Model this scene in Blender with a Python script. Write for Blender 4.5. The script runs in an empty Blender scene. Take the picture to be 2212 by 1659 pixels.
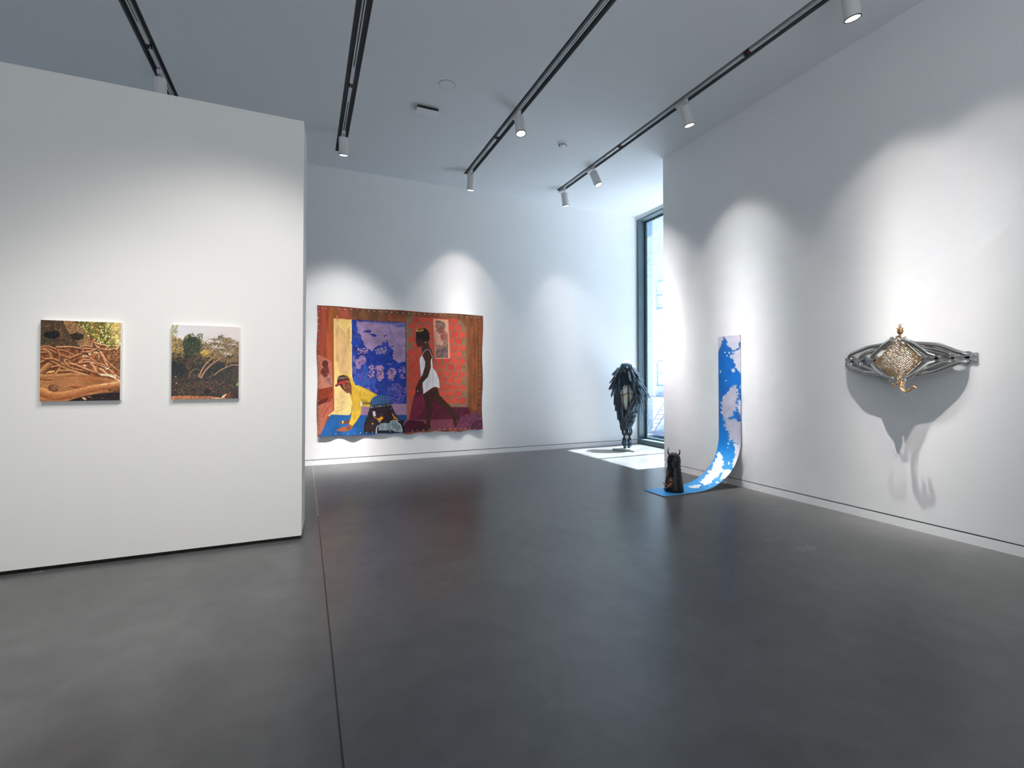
import bpy, bmesh, math, random
import numpy as np
from mathutils import Vector, Matrix
R = math.radians
SC = bpy.context.scene
COL = SC.collection

# ------------------------------------------------------------------ camera
F_PX, CX, CY, YAW, PITCH = 1030.48, 1106.0, 800.9, 0.4112, 0.0146
FWD = Vector((math.sin(YAW) * math.cos(PITCH), math.cos(YAW) * math.cos(PITCH), math.sin(PITCH)))
RGT = Vector((math.cos(YAW), -math.sin(YAW), 0))
UPV = RGT.cross(FWD)
EYE = Vector((0, 0, 1.5))
cd = bpy.data.cameras.new('camera')
cam = bpy.data.objects.new('camera', cd)
COL.objects.link(cam)
cam.matrix_world = Matrix(((RGT.x, UPV.x, -FWD.x, 0), (RGT.y, UPV.y, -FWD.y, 0), (RGT.z, UPV.z, -FWD.z, 1.5), (0, 0, 0, 1)))
cd.sensor_width = 36
cd.lens = F_PX / 2212 * 36
cd.shift_y = (CY - 829.5) / 2212
cd.clip_start = 0.05
SC.camera = cam

# ------------------------------------------------------------------ view, world, sun
SC.view_settings.view_transform = 'Standard'
SC.view_settings.look = 'None'
SC.view_settings.gamma = 1
SC.view_settings.exposure = 0.2
SC.cycles.max_bounces = 8
SC.cycles.diffuse_bounces = 5
SC.cycles.glossy_bounces = 3
SC.cycles.transmission_bounces = 4
SC.cycles.transparent_max_bounces = 8
SC.cycles.caustics_reflective = False
SC.cycles.caustics_refractive = False
SC.cycles.sample_clamp_indirect = 6
SC.cycles.use_denoising = True

w = bpy.data.worlds.new('world')
SC.world = w
w.use_nodes = True
bg = w.node_tree.nodes['Background']
bg.inputs[0].default_value = (0.24, 0.45, 0.75, 1)
bg.inputs[1].default_value = 1.3

SUN_DIR = Vector((-1, -0.035, -2.3)).normalized()
sl = bpy.data.lights.new('sun', 'SUN')
sl.energy = 46
sl.angle = R(0.55)
sl.color = (0.84, 0.93, 1.0)
so = bpy.data.objects.new('sun', sl)
COL.objects.link(so)
so.rotation_euler = SUN_DIR.to_track_quat('-Z', 'Y').to_euler()
so.location = (14, 8, 16)

pl = bpy.data.lights.new('window_portal', 'AREA')
pl.shape = 'RECTANGLE'
pl.size = 2.4
pl.size_y = 4.95
pl.cycles.is_portal = True
po = bpy.data.objects.new('window_portal', pl)
COL.objects.link(po)
po.location = (7.16, 7.52, 2.6)
po.rotation_euler = Vector((-1, 0, 0)).to_track_quat('-Z', 'Z').to_euler()

SPOT_W = 1.7      # power of an ordinary ceiling spot
# measured-style beam of the spots: a bright core and a soft wide skirt
BEAM = [(0, 25), (3, 22), (8, 10.5), (12.5, 5), (19, 2.0), (24, 1.25), (28, .7), (31, .25), (34, .04), (37, 0), (90, 0)]
ies = bpy.data.texts.new('beam')
ies.write('IESNA:LM-63-2002\nTILT=NONE\n1 -1 1 %d 1 1 2 0 0 0\n1 1 100\n%s\n0\n%s\n' % (len(BEAM), ' '.join(str(a) for a, _ in BEAM), ' '.join(str(round(b * 1000, 1)) for _, b in BEAM)))

# added fill light behind the camera, tilted up to lift the ceiling
al = bpy.data.lights.new('rear_fill_light', 'AREA')
al.shape = 'RECTANGLE'
al.size, al.size_y = 7.0, 4.3
al.energy = 290
al.color = (0.84, 0.93, 1.0)
ao = bpy.data.objects.new('rear_fill_light', al)
COL.objects.link(ao)
ao.location = (0.5, -3.46, 2.4)
ao.rotation_euler = Vector((0, 1, 1.1)).to_track_quat('-Z', 'Z').to_euler()
# added blue fill light at the left wall, hidden behind the partition
al = bpy.data.lights.new('left_fill_light', 'AREA')
al.shape = 'RECTANGLE'
al.size, al.size_y = 2.9, 2.2
al.energy = 20
al.color = (0.62, 0.82, 1.0)
ao = bpy.data.objects.new('left_fill_light', al)
COL.objects.link(ao)
ao.location = (-6.46, 7.1, 1.5)
ao.rotation_euler = Vector((1, 0, 0)).to_track_quat('-Z', 'Z').to_euler()
SPOT_COL = (1.0, 0.965, 0.94)

# ------------------------------------------------------------------ helpers
def lin(c):
    c = np.asarray(c, float) / 255
    return np.where(c <= 0.04045, c / 12.92, ((c + 0.055) / 1.055) ** 2.4)

def at(px, py, ax, v):
    """photo pixel -> world point on the plane (axis ax) = v"""
    d = FWD + RGT * ((px - CX) / F_PX) - UPV * ((py - CY) / F_PX)
    return EYE + d * ((v - EYE[ax]) / d[ax])

def project(P):
    """world points (N,3) -> photo pixels"""
    d = np.asarray(P) - np.array(EYE)
    z = d @ np.array(FWD)
    return CX + F_PX * (d @ np.array(RGT)) / z, CY - F_PX * (d @ np.array(UPV)) / z

_m = {}
def mat(name, col=(200, 200, 200), rough=0.5, metal=0.0, spec=0.5, noise=0.0, nscale=8.0, emit=None, bump=0.0, coat=0.0):
    if name in _m:
        return _m[name]
    m = bpy.data.materials.new(name)
    m.use_nodes = True
    nt = m.node_tree
    b = nt.nodes['Principled BSDF']
    c = lin(col)
    b.inputs['Base Color'].default_value = (*c, 1)
    b.inputs['Roughness'].default_value = rough
    b.inputs['Metallic'].default_value = metal
    b.inputs['Specular IOR Level'].default_value = spec
    b.inputs['Coat Weight'].default_value = coat
    if noise or bump:
        tc = nt.nodes.new('ShaderNodeTexCoord')
        n = nt.nodes.new('ShaderNodeTexNoise')
        n.inputs['Scale'].default_value = nscale
        n.inputs['Detail'].default_value = 4
        nt.links.new(tc.outputs['Object'], n.inputs['Vector'])
        if noise:
            r = nt.nodes.new('ShaderNodeValToRGB')
            r.color_ramp.elements[0].position = 0.3
            r.color_ramp.elements[1].position = 0.7
            r.color_ramp.elements[0].color = (*(c * (1 - noise)), 1)
            r.color_ramp.elements[1].color = (*np.minimum(1, c * (1 + noise)), 1)
            nt.links.new(n.outputs['Fac'], r.inputs[0])
            nt.links.new(r.outputs[0], b.inputs['Base Color'])
        if bump:
            bp = nt.nodes.new('ShaderNodeBump')
            bp.inputs['Strength'].default_value = bump
            bp.inputs['Distance'].default_value = 0.01
            nt.links.new(n.outputs['Fac'], bp.inputs['Height'])
            nt.links.new(bp.outputs[0], b.inputs['Normal'])
    if emit:
        b.inputs['Emission Color'].default_value = (*emit[0], 1)
        b.inputs['Emission Strength'].default_value = emit[1]
    _m[name] = m
    return m

class MB:
    """collects shapes into one mesh"""
    def __init__(s):
        s.v, s.f = [], []
    def add(s, vs, fs):
        o = len(s.v)
        s.v += [tuple(v) for v in vs]
        s.f += [tuple(i + o for i in f) for f in fs]
        return s
    def box(s, x0, x1, y0, y1, z0, z1, M=None):
        vs = [Vector(p) for p in ((x0, y0, z0), (x1, y0, z0), (x1, y1, z0), (x0, y1, z0), (x0, y0, z1), (x1, y0, z1), (x1, y1, z1), (x0, y1, z1))]
        if M: vs = [M @ v for v in vs]
        return s.add(vs, [(0, 3, 2, 1), (4, 5, 6, 7), (0, 1, 5, 4), (1, 2, 6, 5), (2, 3, 7, 6), (3, 0, 4, 7)])
    def tube(s, pts, rad, n=12, cap=True, smooth=0):
        pts = [Vector(p) for p in pts]
        if isinstance(rad, (int, float)): rad = [rad] * len(pts)
        rad = list(rad)
        if smooth:
            pts, rad = fillet(pts, rad, smooth)
        rings = []
        t0 = (pts[1] - pts[0]).normalized()
        nrm = t0.orthogonal().normalized()
        prev = t0
        for i, p in enumerate(pts):
            if i == 0: t = t0
            elif i == len(pts) - 1: t = (pts[i] - pts[i - 1]).normalized()
            else: t = ((pts[i + 1] - pts[i]).normalized() + (pts[i] - pts[i - 1]).normalized()).normalized()
            nrm = prev.rotation_difference(t) @ nrm
            nrm = (nrm - t * nrm.dot(t)).normalized()
            prev = t
            b = t.cross(nrm)
            rings.append([p + (nrm * math.cos(a) + b * math.sin(a)) * rad[i] for a in [2 * math.pi * k / n for k in range(n)]])
        vs = [v for r in rings for v in r]
        fs = [(i * n + k, i * n + (k + 1) % n, (i + 1) * n + (k + 1) % n, (i + 1) * n + k) for i in range(len(pts) - 1) for k in range(n)]
        if cap:
            fs.append(tuple(reversed(range(n))))
            fs.append(tuple((len(pts) - 1) * n + k for k in range(n)))
        return s.add(vs, fs)
    def lathe(s, prof, n=32, M=None, sx=1, sy=1):
        vs = []
        for r, z in prof:
            for k in range(n):
                a = 2 * math.pi * k / n
                v = Vector((r * math.cos(a) * sx, r * math.sin(a) * sy, z))
                vs.append(M @ v if M else v)
        fs = [(i * n + k, i * n + (k + 1) % n, (i + 1) * n + (k + 1) % n, (i + 1) * n + k) for i in range(len(prof) - 1) for k in range(n)]
        if prof[0][0] > 1e-6: fs.append(tuple(reversed(range(n))))
        if prof[-1][0] > 1e-6: fs.append(tuple((len(prof) - 1) * n + k for k in range(n)))
        return s.add(vs, fs)
    def ball(s, c, r, n=8, m=5, sc=(1, 1, 1), M=None):
        c = Vector(c)
        vs = []
        for i in range(m + 1):
            ph = math.pi * i / m
            for k in range(n):
                a = 2 * math.pi * k / n
                v = Vector((math.sin(ph) * math.cos(a) * sc[0], math.sin(ph) * math.sin(a) * sc[1], math.cos(ph) * sc[2])) * r
                vs.append(c + (M @ v if M else v))
        return s.add(vs, [(i * n + k, (i + 1) * n + k, (i + 1) * n + (k + 1) % n, i * n + (k + 1) % n) for i in range(m) for k in range(n)])
    def build(s, name, m, parent=None, smooth=None, bevel=0, loc=None):
        me = bpy.data.meshes.new(name)
        vs = s.v
        if loc is not None:
            vs = [(v[0] - loc[0], v[1] - loc[1], v[2] - loc[2]) for v in vs]
        me.from_pydata(vs, [], s.f)
        bm = bmesh.new()
        bm.from_mesh(me)
        bmesh.ops.remove_doubles(bm, verts=bm.verts, dist=1e-6)
        bmesh.ops.recalc_face_normals(bm, faces=bm.faces)
        if bevel:
            bmesh.ops.bevel(bm, geom=list(bm.edges), offset=bevel, segments=2, affect='EDGES', clamp_overlap=True)
        bm.to_mesh(me)
        bm.free()
        if smooth:
            me.set_sharp_from_angle(angle=R(smooth))
            for p in me.polygons: p.use_smooth = True
        o = bpy.data.objects.new(name, me)
        COL.objects.link(o)
        if m: me.materials.append(m)
        if loc is not None: o.location = loc
        if parent:
            o.parent = parent
            if loc is None:
                o.matrix_parent_inverse = world_of(parent).inverted()
            else:
                o.matrix_parent_inverse = world_of(parent).inverted()
        return o

def world_of(o):
    M = o.matrix_basis.copy()
    if o.parent: M = world_of(o.parent) @ o.matrix_parent_inverse @ M
    return M

def fillet(pts, rad, r):
    out, ro = [pts[0]], [rad[0]]
    for i in range(1, len(pts) - 1):
        a, b, c = pts[i - 1], pts[i], pts[i + 1]
        d = min(r, (a - b).length * 0.48, (c - b).length * 0.48)
        p0, p1 = b + (a - b).normalized() * d, b + (c - b).normalized() * d
        for k in range(6):
            t = k / 5
            out.append(p0 * (1 - t) ** 2 + b * 2 * t * (1 - t) + p1 * t * t)
            ro.append(rad[i])
    out.append(pts[-1]); ro.append(rad[-1])
    return out, ro

def tag(o, label, cat, group=None):
    o['label'] = label
    o['category'] = cat
    if group: o['group'] = group
    return o

def thing(name, label, cat, loc, group=None):
    o = bpy.data.objects.new(name, None)
    COL.objects.link(o)
    o.empty_display_size = 0.1
    o.location = loc
    return tag(o, label, cat, group)

def struct(o):
    o['kind'] = 'structure'
    return o

def vnoise(x, y, seed=0):
    xi, yi = np.floor(x).astype(np.int64), np.floor(y).astype(np.int64)
    fx, fy = x - xi, y - yi
    fx, fy = fx * fx * (3 - 2 * fx), fy * fy * (3 - 2 * fy)
    def h(a, b):
        n = (a * 374761393 + b * 668265263 + seed * 982451653) & 0x7fffffff
        n = ((n ^ (n >> 13)) * 1274126177) & 0x7fffffff
        return ((n ^ (n >> 16)) & 0xffff) / 65535.0
    return (h(xi, yi) * (1 - fx) + h(xi + 1, yi) * fx) * (1 - fy) + (h(xi, yi + 1) * (1 - fx) + h(xi + 1, yi + 1) * fx) * fy

def fbm(x, y, seed=0, o=4):
    s, a, t = 0, 1, 0
    for i in range(o):
        s = s + vnoise(x * 2 ** i, y * 2 ** i, seed + i * 17) * a
        t += a
        a *= 0.55
    return s / t

class Paint:
    """colours a cloud of points; every shape is given in the coordinates x, y of the points"""
    def __init__(s, x, y):
        s.x, s.y = x, y
        s.c = np.zeros((len(x), 3))
    def _put(s, idx, col, k=1.0, tex=0.0, tsc=(0.05, 0.05), seed=1):
        if len(idx) == 0: return
        c = np.array(col, float)[None, :] * np.ones((len(idx), 1))
        if tex:
            n = fbm(s.x[idx] * tsc[0], s.y[idx] * tsc[1], seed) - 0.5
            c = c * (1 + tex * 2 * n[:, None])
        k = np.asarray(k)
        if k.ndim: k = k[:, None]
        s.c[idx] = s.c[idx] * (1 - k) + np.clip(c, 0, 255) * k
    def poly(s, pts, col, k=1.0, tex=0.0, tsc=(0.05, 0.05), seed=1, rough=0):
        P = np.array(pts, float)
        m = rough + 1
        idx = np.where((s.x > P[:, 0].min() - m) & (s.x < P[:, 0].max() + m) & (s.y > P[:, 1].min() - m) & (s.y < P[:, 1].max() + m))[0]
        if len(idx) == 0: return
        x, y = s.x[idx], s.y[idx]
        if rough:
            x = x + rough * 2 * (fbm(x * 0.06, y * 0.06, seed + 5) - 0.5)
            y = y + rough * 2 * (fbm(x * 0.06, y * 0.06, seed + 9) - 0.5)
        ins = np.zeros(len(idx), bool)
        n = len(P)
        for i in range(n):
            x0, y0 = P[i]; x1, y1 = P[(i + 1) % n]
            if y0 == y1: continue
            c = ((y0 > y) != (y1 > y)) & (x < (x1 - x0) * (y - y0) / (y1 - y0) + x0)
            ins ^= c
        s._put(idx[ins], col, k, tex, tsc, seed)
    def ell(s, cx, cy, rx, ry, col, k=1.0, ang=0, tex=0.0, tsc=(0.05, 0.05), seed=1, rough=0.0, soft=0.0):
        m = max(rx, ry) * (1 + rough + soft)
        idx = np.where((abs(s.x - cx) < m) & (abs(s.y - cy) < m))[0]
        if len(idx) == 0: return
        dx, dy = s.x[idx] - cx, s.y[idx] - cy
        ca, sa = math.cos(ang), math.sin(ang)
        u, v = (dx * ca + dy * sa) / rx, (-dx * sa + dy * ca) / ry
        d = np.sqrt(u * u + v * v)
        if rough: d = d + rough * 2 * (fbm(s.x[idx] * 0.03, s.y[idx] * 0.03, seed + 3) - 0.5)
        if soft:
            kk = np.clip((1 + soft - d) / (2 * soft), 0, 1) * k
            w_ = kk > 0
            s._put(idx[w_], col, kk[w_], tex, tsc, seed)
        else:
            s._put(idx[d < 1], col, k, tex, tsc, seed)
    def stroke(s, pts, w0, w1, col, hi=None, k=1.0, tex=0.0, seed=1, curve=True):
        P = np.array(pts, float)
        if curve and len(P) > 2:
            Q = [P[0]]
            E = np.vstack([2 * P[0] - P[1], P, 2 * P[-1] - P[-2]])
            for i in range(1, len(E) - 2):
                for t in (0.25, 0.5, 0.75, 1.0):
                    Q.append(0.5 * ((2 * E[i]) + (-E[i - 1] + E[i + 1]) * t + (2 * E[i - 1] - 5 * E[i] + 4 * E[i + 1] - E[i + 2]) * t * t + (-E[i - 1] + 3 * E[i] - 3 * E[i + 1] + E[i + 2]) * t ** 3))
            P = np.array(Q)
        m = max(w0, w1)
        idx = np.where((s.x > P[:, 0].min() - m) & (s.x < P[:, 0].max() + m) & (s.y > P[:, 1].min() - m) & (s.y < P[:, 1].max() + m))[0]
        if len(idx) == 0: return
        x, y = s.x[idx], s.y[idx]
        best = np.full(len(idx), 1e9); side = np.zeros(len(idx))
        for i in range(len(P) - 1):
            a, b = P[i], P[i + 1]
            d = b - a
            L = d @ d + 1e-9
            t = np.clip(((x - a[0]) * d[0] + (y - a[1]) * d[1]) / L, 0, 1)
            ex, ey = x - a[0] - t * d[0], y - a[1] - t * d[1]
            wd = (w0 + (w1 - w0) * (i + t) / (len(P) - 1)) / 2
            q = np.sqrt(ex * ex + ey * ey) / wd
            up = q < best
            best = np.where(up, q, best)
            side = np.where(up, ey / wd, side)
        ins = best < 1
        c = np.array(col, float)
        if hi is not None:
            f = np.clip(0.5 - side[ins] * 0.75, 0, 1)[:, None]
            cc = c[None, :] * (1 - f) + np.array(hi, float)[None, :] * f
        else:
            cc = c[None, :] * np.ones((ins.sum(), 1))
        if tex:
            cc = cc * (1 + tex * 2 * (fbm(x[ins] * 0.05, y[ins] * 0.05, seed)[:, None] - 0.5))
        ii = idx[ins]
        s.c[ii] = s.c[ii] * (1 - k) + np.clip(cc, 0, 255) * k

def art_mat(name, rough=0.6, spec=0.3, gain=1.0, coat=0.0, bump=0.0):
    m = bpy.data.materials.new(name)
    m.use_nodes = True
    nt = m.node_tree
    b = nt.nodes['Principled BSDF']
    a = nt.nodes.new('ShaderNodeAttribute')
    a.attribute_name = 'art'
    nt.links.new(a.outputs['Color'], b.inputs['Base Color'])
    b.inputs['Roughness'].default_value = rough
    b.inputs['Specular IOR Level'].default_value = spec
    b.inputs['Coat Weight'].default_value = coat
    return m

def art_grid(name, m, posf, nu, nv, paintf, gain, parent=None, crop=(0, 0, 1)):
    """a sheet of (nu x nv) quads; posf(u, v) gives (N,3) positions; paintf(x, y) colours in the crop's coordinates"""
    u, v = np.meshgrid(np.linspace(0, 1, nu + 1), np.linspace(0, 1, nv + 1))
    u, v = u.ravel(), v.ravel()
    pos = posf(u, v)
    acc = 0
    offs = [(-.25, -.25), (.25, -.25), (-.25, .25), (.25, .25)]
    for du, dv in offs:
        q = posf(np.clip(u + du / nu, 0, 1), np.clip(v + dv / nv, 0, 1))
        px, py = project(q)
        acc = acc + paintf((px - crop[0]) * crop[2], (py - crop[1]) * crop[2])
    c = np.clip(acc / 4, 0, 255)
    me = bpy.data.meshes.new(name)
    i = np.arange(nu * nv)
    a = (i // nu) * (nu + 1) + i % nu
    faces = np.stack([a, a + 1, a + nu + 2, a + nu + 1], 1)
    me.from_pydata(pos.tolist(), [], faces.tolist())
    at_ = me.color_attributes.new('art', 'FLOAT_COLOR', 'POINT')
    l = np.clip(lin(c) * gain, 0, 0.92)
    buf = np.ones((len(l), 4))
    buf[:, :3] = l
    at_.data.foreach_set('color', buf.ravel().astype(np.float32))
    me.materials.append(m)
    o = bpy.data.objects.new(name, me)
    COL.objects.link(o)
    for p in me.polygons: p.use_smooth = True
    if parent:
        o.parent = parent
        o.matrix_parent_inverse = world_of(parent).inverted()
    return o

# ------------------------------------------------------------------ dimensions (metres)
YB, XR, HC = 8.846, 5.511, 5.173        # back wall, right wall, ceiling
XE = 6.98                               # window wall inside face
YC = 6.29                               # where the right wall ends
YP, ZP = 4.87, 3.915                    # partition front face and its top
X0, Y0 = -6.5, -3.5                     # room limits left / behind
TR = [-1.60, 0.52, 2.69, 4.59]          # ceiling tracks (x)
TE = 8.17                               # where the tracks end (y)
SW = 0.078                              # half width of a track slot

WALL = mat('wall_paint', (236, 236, 236), 0.75, spec=0.25, noise=0.01, nscale=3)
CEILP = mat('ceiling_paint', (226, 228, 230), 0.8, spec=0.2)
SHAD = mat('reveal_groove', (60, 60, 60), 0.9)
CHAN = mat('track_channel_black', (98, 102, 105), 0.5, spec=0.4)
RAIL = mat('track_rail_white', (205, 208, 210), 0.35)
RAILD = mat('track_slot_dark', (20, 20, 20), 0.5)
COPPER = mat('copper_contact', (190, 110, 70), 0.3, metal=1)
LWHITE = mat('lamp_housing_white', (215, 213, 212), 0.35)
LRING = mat('lamp_ring_black', (18, 18, 20), 0.4)
LENS = mat('lamp_lens', (255, 250, 240), 0.3, emit=((1, 0.97, 0.93), 6))
FRAME = mat('window_frame_paint', (78, 96, 102), 0.4)
SEAL = mat('window_seal', (12, 14, 15), 0.6)

# floor: polished dark concrete
def floor_mat():
    m = bpy.data.materials.new('polished_concrete')
    m.use_nodes = True
    nt = m.node_tree
    N, L = nt.nodes, nt.links
    b = N['Principled BSDF']
    tc = N.new('ShaderNodeTexCoord')
    def noise(scale, det, vec, dist=0.0):
        n = N.new('ShaderNodeTexNoise')
        n.inputs['Scale'].default_value = scale
        n.inputs['Detail'].default_value = det
        n.inputs['Distortion'].default_value = dist
        L.new(vec, n.inputs['Vector'])
        return n
    def ramp(fac, stops):
        r = N.new('ShaderNodeValToRGB')
        while len(r.color_ramp.elements) < len(stops): r.color_ramp.elements.new(0.5)
        for e, (p, c) in zip(r.color_ramp.elements, stops):
            e.position = p
            e.color = (*c, 1) if hasattr(c, '__len__') else (c, c, c, 1)
        L.new(fac, r.inputs[0])
        return r
    def math_(op, a, b_=None, c=None):
        n = N.new('ShaderNodeMath')
        n.operation = op
        for i, q in enumerate((a, b_, c)):
            if q is None: continue
            if isinstance(q, (int, float)): n.inputs[i].default_value = q
            else: L.new(q, n.inputs[i])
        return n.outputs[0]
    n1 = noise(0.9, 6, tc.outputs['Object'], 1.2)
    n2 = noise(5, 8, tc.outputs['Object'], 0.6)
    mp = N.new('ShaderNodeMapping')
    mp.inputs['Scale'].default_value = (3, 22, 1)
    mp.inputs['Rotation'].default_value = (0, 0, 0.5)
    L.new(tc.outputs['Object'], mp.inputs['Vector'])
    n3 = noise(1.3, 6, mp.outputs[0], 1.5)
    r1 = ramp(n1.outputs['Fac'], [(0.3, (0.083, 0.083, 0.084)), (0.7, (0.116, 0.115, 0.115))])
    r2 = ramp(n2.outputs['Fac'], [(0.3, 0.86), (0.7, 1.12)])
    r3 = ramp(n3.outputs['Fac'], [(0.6, 0.0), (0.9, 0.02)])
    mx = N.new('ShaderNodeMix'); mx.data_type = 'RGBA'; mx.blend_type = 'MULTIPLY'
    mx.inputs[0].default_value = 1
    L.new(r1.outputs[0], mx.inputs[6]); L.new(r2.outputs[0], mx.inputs[7])
    ad = N.new('ShaderNodeMix'); ad.data_type = 'RGBA'; ad.blend_type = 'ADD'
    ad.inputs[0].default_value = 1
    L.new(mx.outputs[2], ad.inputs[6]); L.new(r3.outputs[0], ad.inputs[7])
    sx = N.new('ShaderNodeSeparateXYZ')
    L.new(tc.outputs['Object'], sx.inputs[0])
    X, Y = sx.outputs[0], sx.outputs[1]
    # saw-cut joint, filled pale beyond y = 5.1
    dj = math_('ABSOLUTE', math_('SUBTRACT', X, 0.148))
    joint = math_('LESS_THAN', dj, 0.0045)
    far = math_('GREATER_THAN', Y, 5.6)
    jc = N.new('ShaderNodeMix'); jc.data_type = 'RGBA'
    L.new(far, jc.inputs[0])
    jc.inputs[6].default_value = (0.008, 0.008, 0.008, 1)
    jc.inputs[7].default_value = (0.30, 0.29, 0.28, 1)
    m1 = N.new('ShaderNodeMix'); m1.data_type = 'RGBA'
    L.new(joint, m1.inputs[0]); L.new(ad.outputs[2], m1.inputs[6]); L.new(jc.outputs[2], m1.inputs[7])
    # hairline across at y = 5.7
    wob = math_('MULTIPLY', math_('SUBTRACT', n2.outputs['Fac'], 0.5), 0.05)
    dk = math_('ABSOLUTE', math_('ADD', math_('SUBTRACT', Y, 5.72), wob))
    hair = math_('MULTIPLY', math_('LESS_THAN', dk, 0.004), 0.5)
    m2 = N.new('ShaderNodeMix'); m2.data_type = 'RGBA'
    L.new(hair, m2.inputs[0]); L.new(m1.outputs[2], m2.inputs[6])
    m2.inputs[7].default_value = (0.03, 0.03, 0.03, 1)
    n5 = noise(3.2, 5, tc.outputs['Object'], 0.3)
    cr_ = math_('ABSOLUTE', math_('SUBTRACT', math_('ADD', math_('MULTIPLY', math_('SUBTRACT', n5.outputs['Fac'], 0.5), 0.55), math_('SUBTRACT', X, 3.45)), 0.0))
    rng = math_('MULTIPLY', math_('GREATER_THAN', Y, 3.9), math_('LESS_THAN', Y, 5.6))
    crk = math_('MULTIPLY', math_('MULTIPLY', math_('LESS_THAN', cr_, 0.005), rng), 0.55)
    m5 = N.new('ShaderNodeMix'); m5.data_type = 'RGBA'
    L.new(crk, m5.inputs[0]); L.new(m2.outputs[2], m5.inputs[6]); m5.inputs[7].default_value = (0.03, 0.03, 0.03, 1)
    # pale scuffs with a shape of their own
    last = m5.outputs[2]
    n4 = noise(38, 3, tc.outputs['Object'], 2.5)
    sc = math_('GREATER_THAN', n4.outputs['Fac'], 0.60)
    for (cx, cy, rx, ry, st) in ((4.04, 2.83, 0.15, 0.06, 0.5), (4.0, 3.12, 0.10, 0.05, 0.25), (-1.87, 4.86, 0.035, 0.03, 0.6), (0.9, 3.4, 0.09, 0.04, 0.12), (3.1, 2.2, 0.2, 0.08, 0.06), (-0.1, 4.7, 0.03, 0.03, 0.4)):
        ex = math_('DIVIDE', math_('SUBTRACT', X, cx), rx)
        ey = math_('DIVIDE', math_('SUBTRACT', Y, cy), ry)
        d = math_('ADD', math_('MULTIPLY', ex, ex), math_('MULTIPLY', ey, ey))
        ins = math_('MULTIPLY', math_('LESS_THAN', d, 1.0), math_('MULTIPLY', sc, st * 1.6))
        mm = N.new('ShaderNodeMix'); mm.data_type = 'RGBA'
        L.new(ins, mm.inputs[0]); L.new(last, mm.inputs[6])
        mm.inputs[7].default_value = (0.6, 0.6, 0.6, 1)
        last = mm.outputs[2]
    L.new(last, b.inputs['Base Color'])
    rr = ramp(n1.outputs['Fac'], [(0.25, 0.275), (0.75, 0.315)])
    L.new(rr.outputs[0], b.inputs['Roughness'])
    b.inputs['Specular IOR Level'].default_value = 0.5
    bp = N.new('ShaderNodeBump')
    bp.inputs['Strength'].default_value = 0.04
    bp.inputs['Distance'].default_value = 0.02
    L.new(n1.outputs['Fac'], bp.inputs['Height'])
    L.new(bp.outputs[0], b.inputs['Normal'])
    return m

# ------------------------------------------------------------------ room shell
struct(MB().box(X0 - .2, XE + .25, Y0 - .2, YB + .2, -0.15, 0).build('floor', floor_mat()))

def skirted_wall(name, side, x0, x1, y0, y1, face, gh=0.088, gw=0.012):
    """wall box with a flush baseboard below a recessed shadow groove; face = which side carries the groove"""
    struct(MB().box(x0, x1, y0, y1, gh + gw, HC + .15).build('wall_' + name, WALL))
    struct(MB().box(x0, x1, y0, y1, 0, gh).build('baseboard_' + side, WALL))
    d = 0.018
    b = [x0, x1, y0, y1]
    if face == '-x': b[0] += d
    if face == '+x': b[1] -= d
    if face == '-y': b[2] += d
    if face == '+y': b[3] -= d
    if name == 'right': b[3] -= d
    struct(MB().box(*b, gh, gh + gw).build('trim_' + side, SHAD))
skirted_wall('back', 'back', X0, XE, YB, YB + .2, '-y')
skirted_wall('right', 'right', XR, XE + .2, Y0, YC, '-x')
skirted_wall('left', 'left', X0 - .2, X0, Y0, YB + .2, '+x')
skirted_wall('front', 'front', X0, XE + .2, Y0 - .2, Y0, '+y')
w3 = struct(bpy.data.objects.new('left_fill_frame', None)); COL.objects.link(w3); w3.location = (X0, 7.1, 0)  # made-up window frame around the left fill light
MB().box(X0 + .001, X0 + .03, 5.6, 8.6, .34, .4).box(X0 + .001, X0 + .03, 5.6, 8.6, 4.4, 4.46).box(X0 + .001, X0 + .03, 5.6, 5.65, .4, 4.4).box(X0 + .001, X0 + .03, 8.55, 8.6, .4, 4.4).build('window_frame', FRAME, w3)
w2 = struct(bpy.data.objects.new('rear_fill_frame', None)); COL.objects.link(w2); w2.location = (.5, Y0, 0)  # made-up window frame around the rear fill light
MB().box(-3.1, 4.1, Y0 + .001, Y0 + .03, .18, .24).box(-3.1, 4.1, Y0 + .001, Y0 + .03, 4.56, 4.62).box(-3.1, -3.04, Y0 + .001, Y0 + .03, .24, 4.56).box(4.04, 4.1, Y0 + .001, Y0 + .03, .24, 4.56).build('window_frame', FRAME, w2)

c = MB()
xs = [X0 - .2]
for t in TR: xs += [t - SW, t + SW]
xs.append(XE + .2)
for i in range(0, len(xs), 2):
    c.box(xs[i], xs[i + 1], Y0 - .2, TE, HC, HC + .16)
c.box(X0 - .2, XE - .05, TE, YB + .2, HC, HC + .16)
struct(c.build('ceiling', CEILP))
# shadow pocket above the window head
struct(MB().box(XE - .05, XE + .3, YC, YB + .2, HC + .06, HC + .16).box(XE - .05, XE - .035, YC, YB, HC - .012, HC + .06).box(XE - .01, XE + .2, YC, YB, HC - .055, HC + .0).build('trim_1', CEILP))

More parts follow.
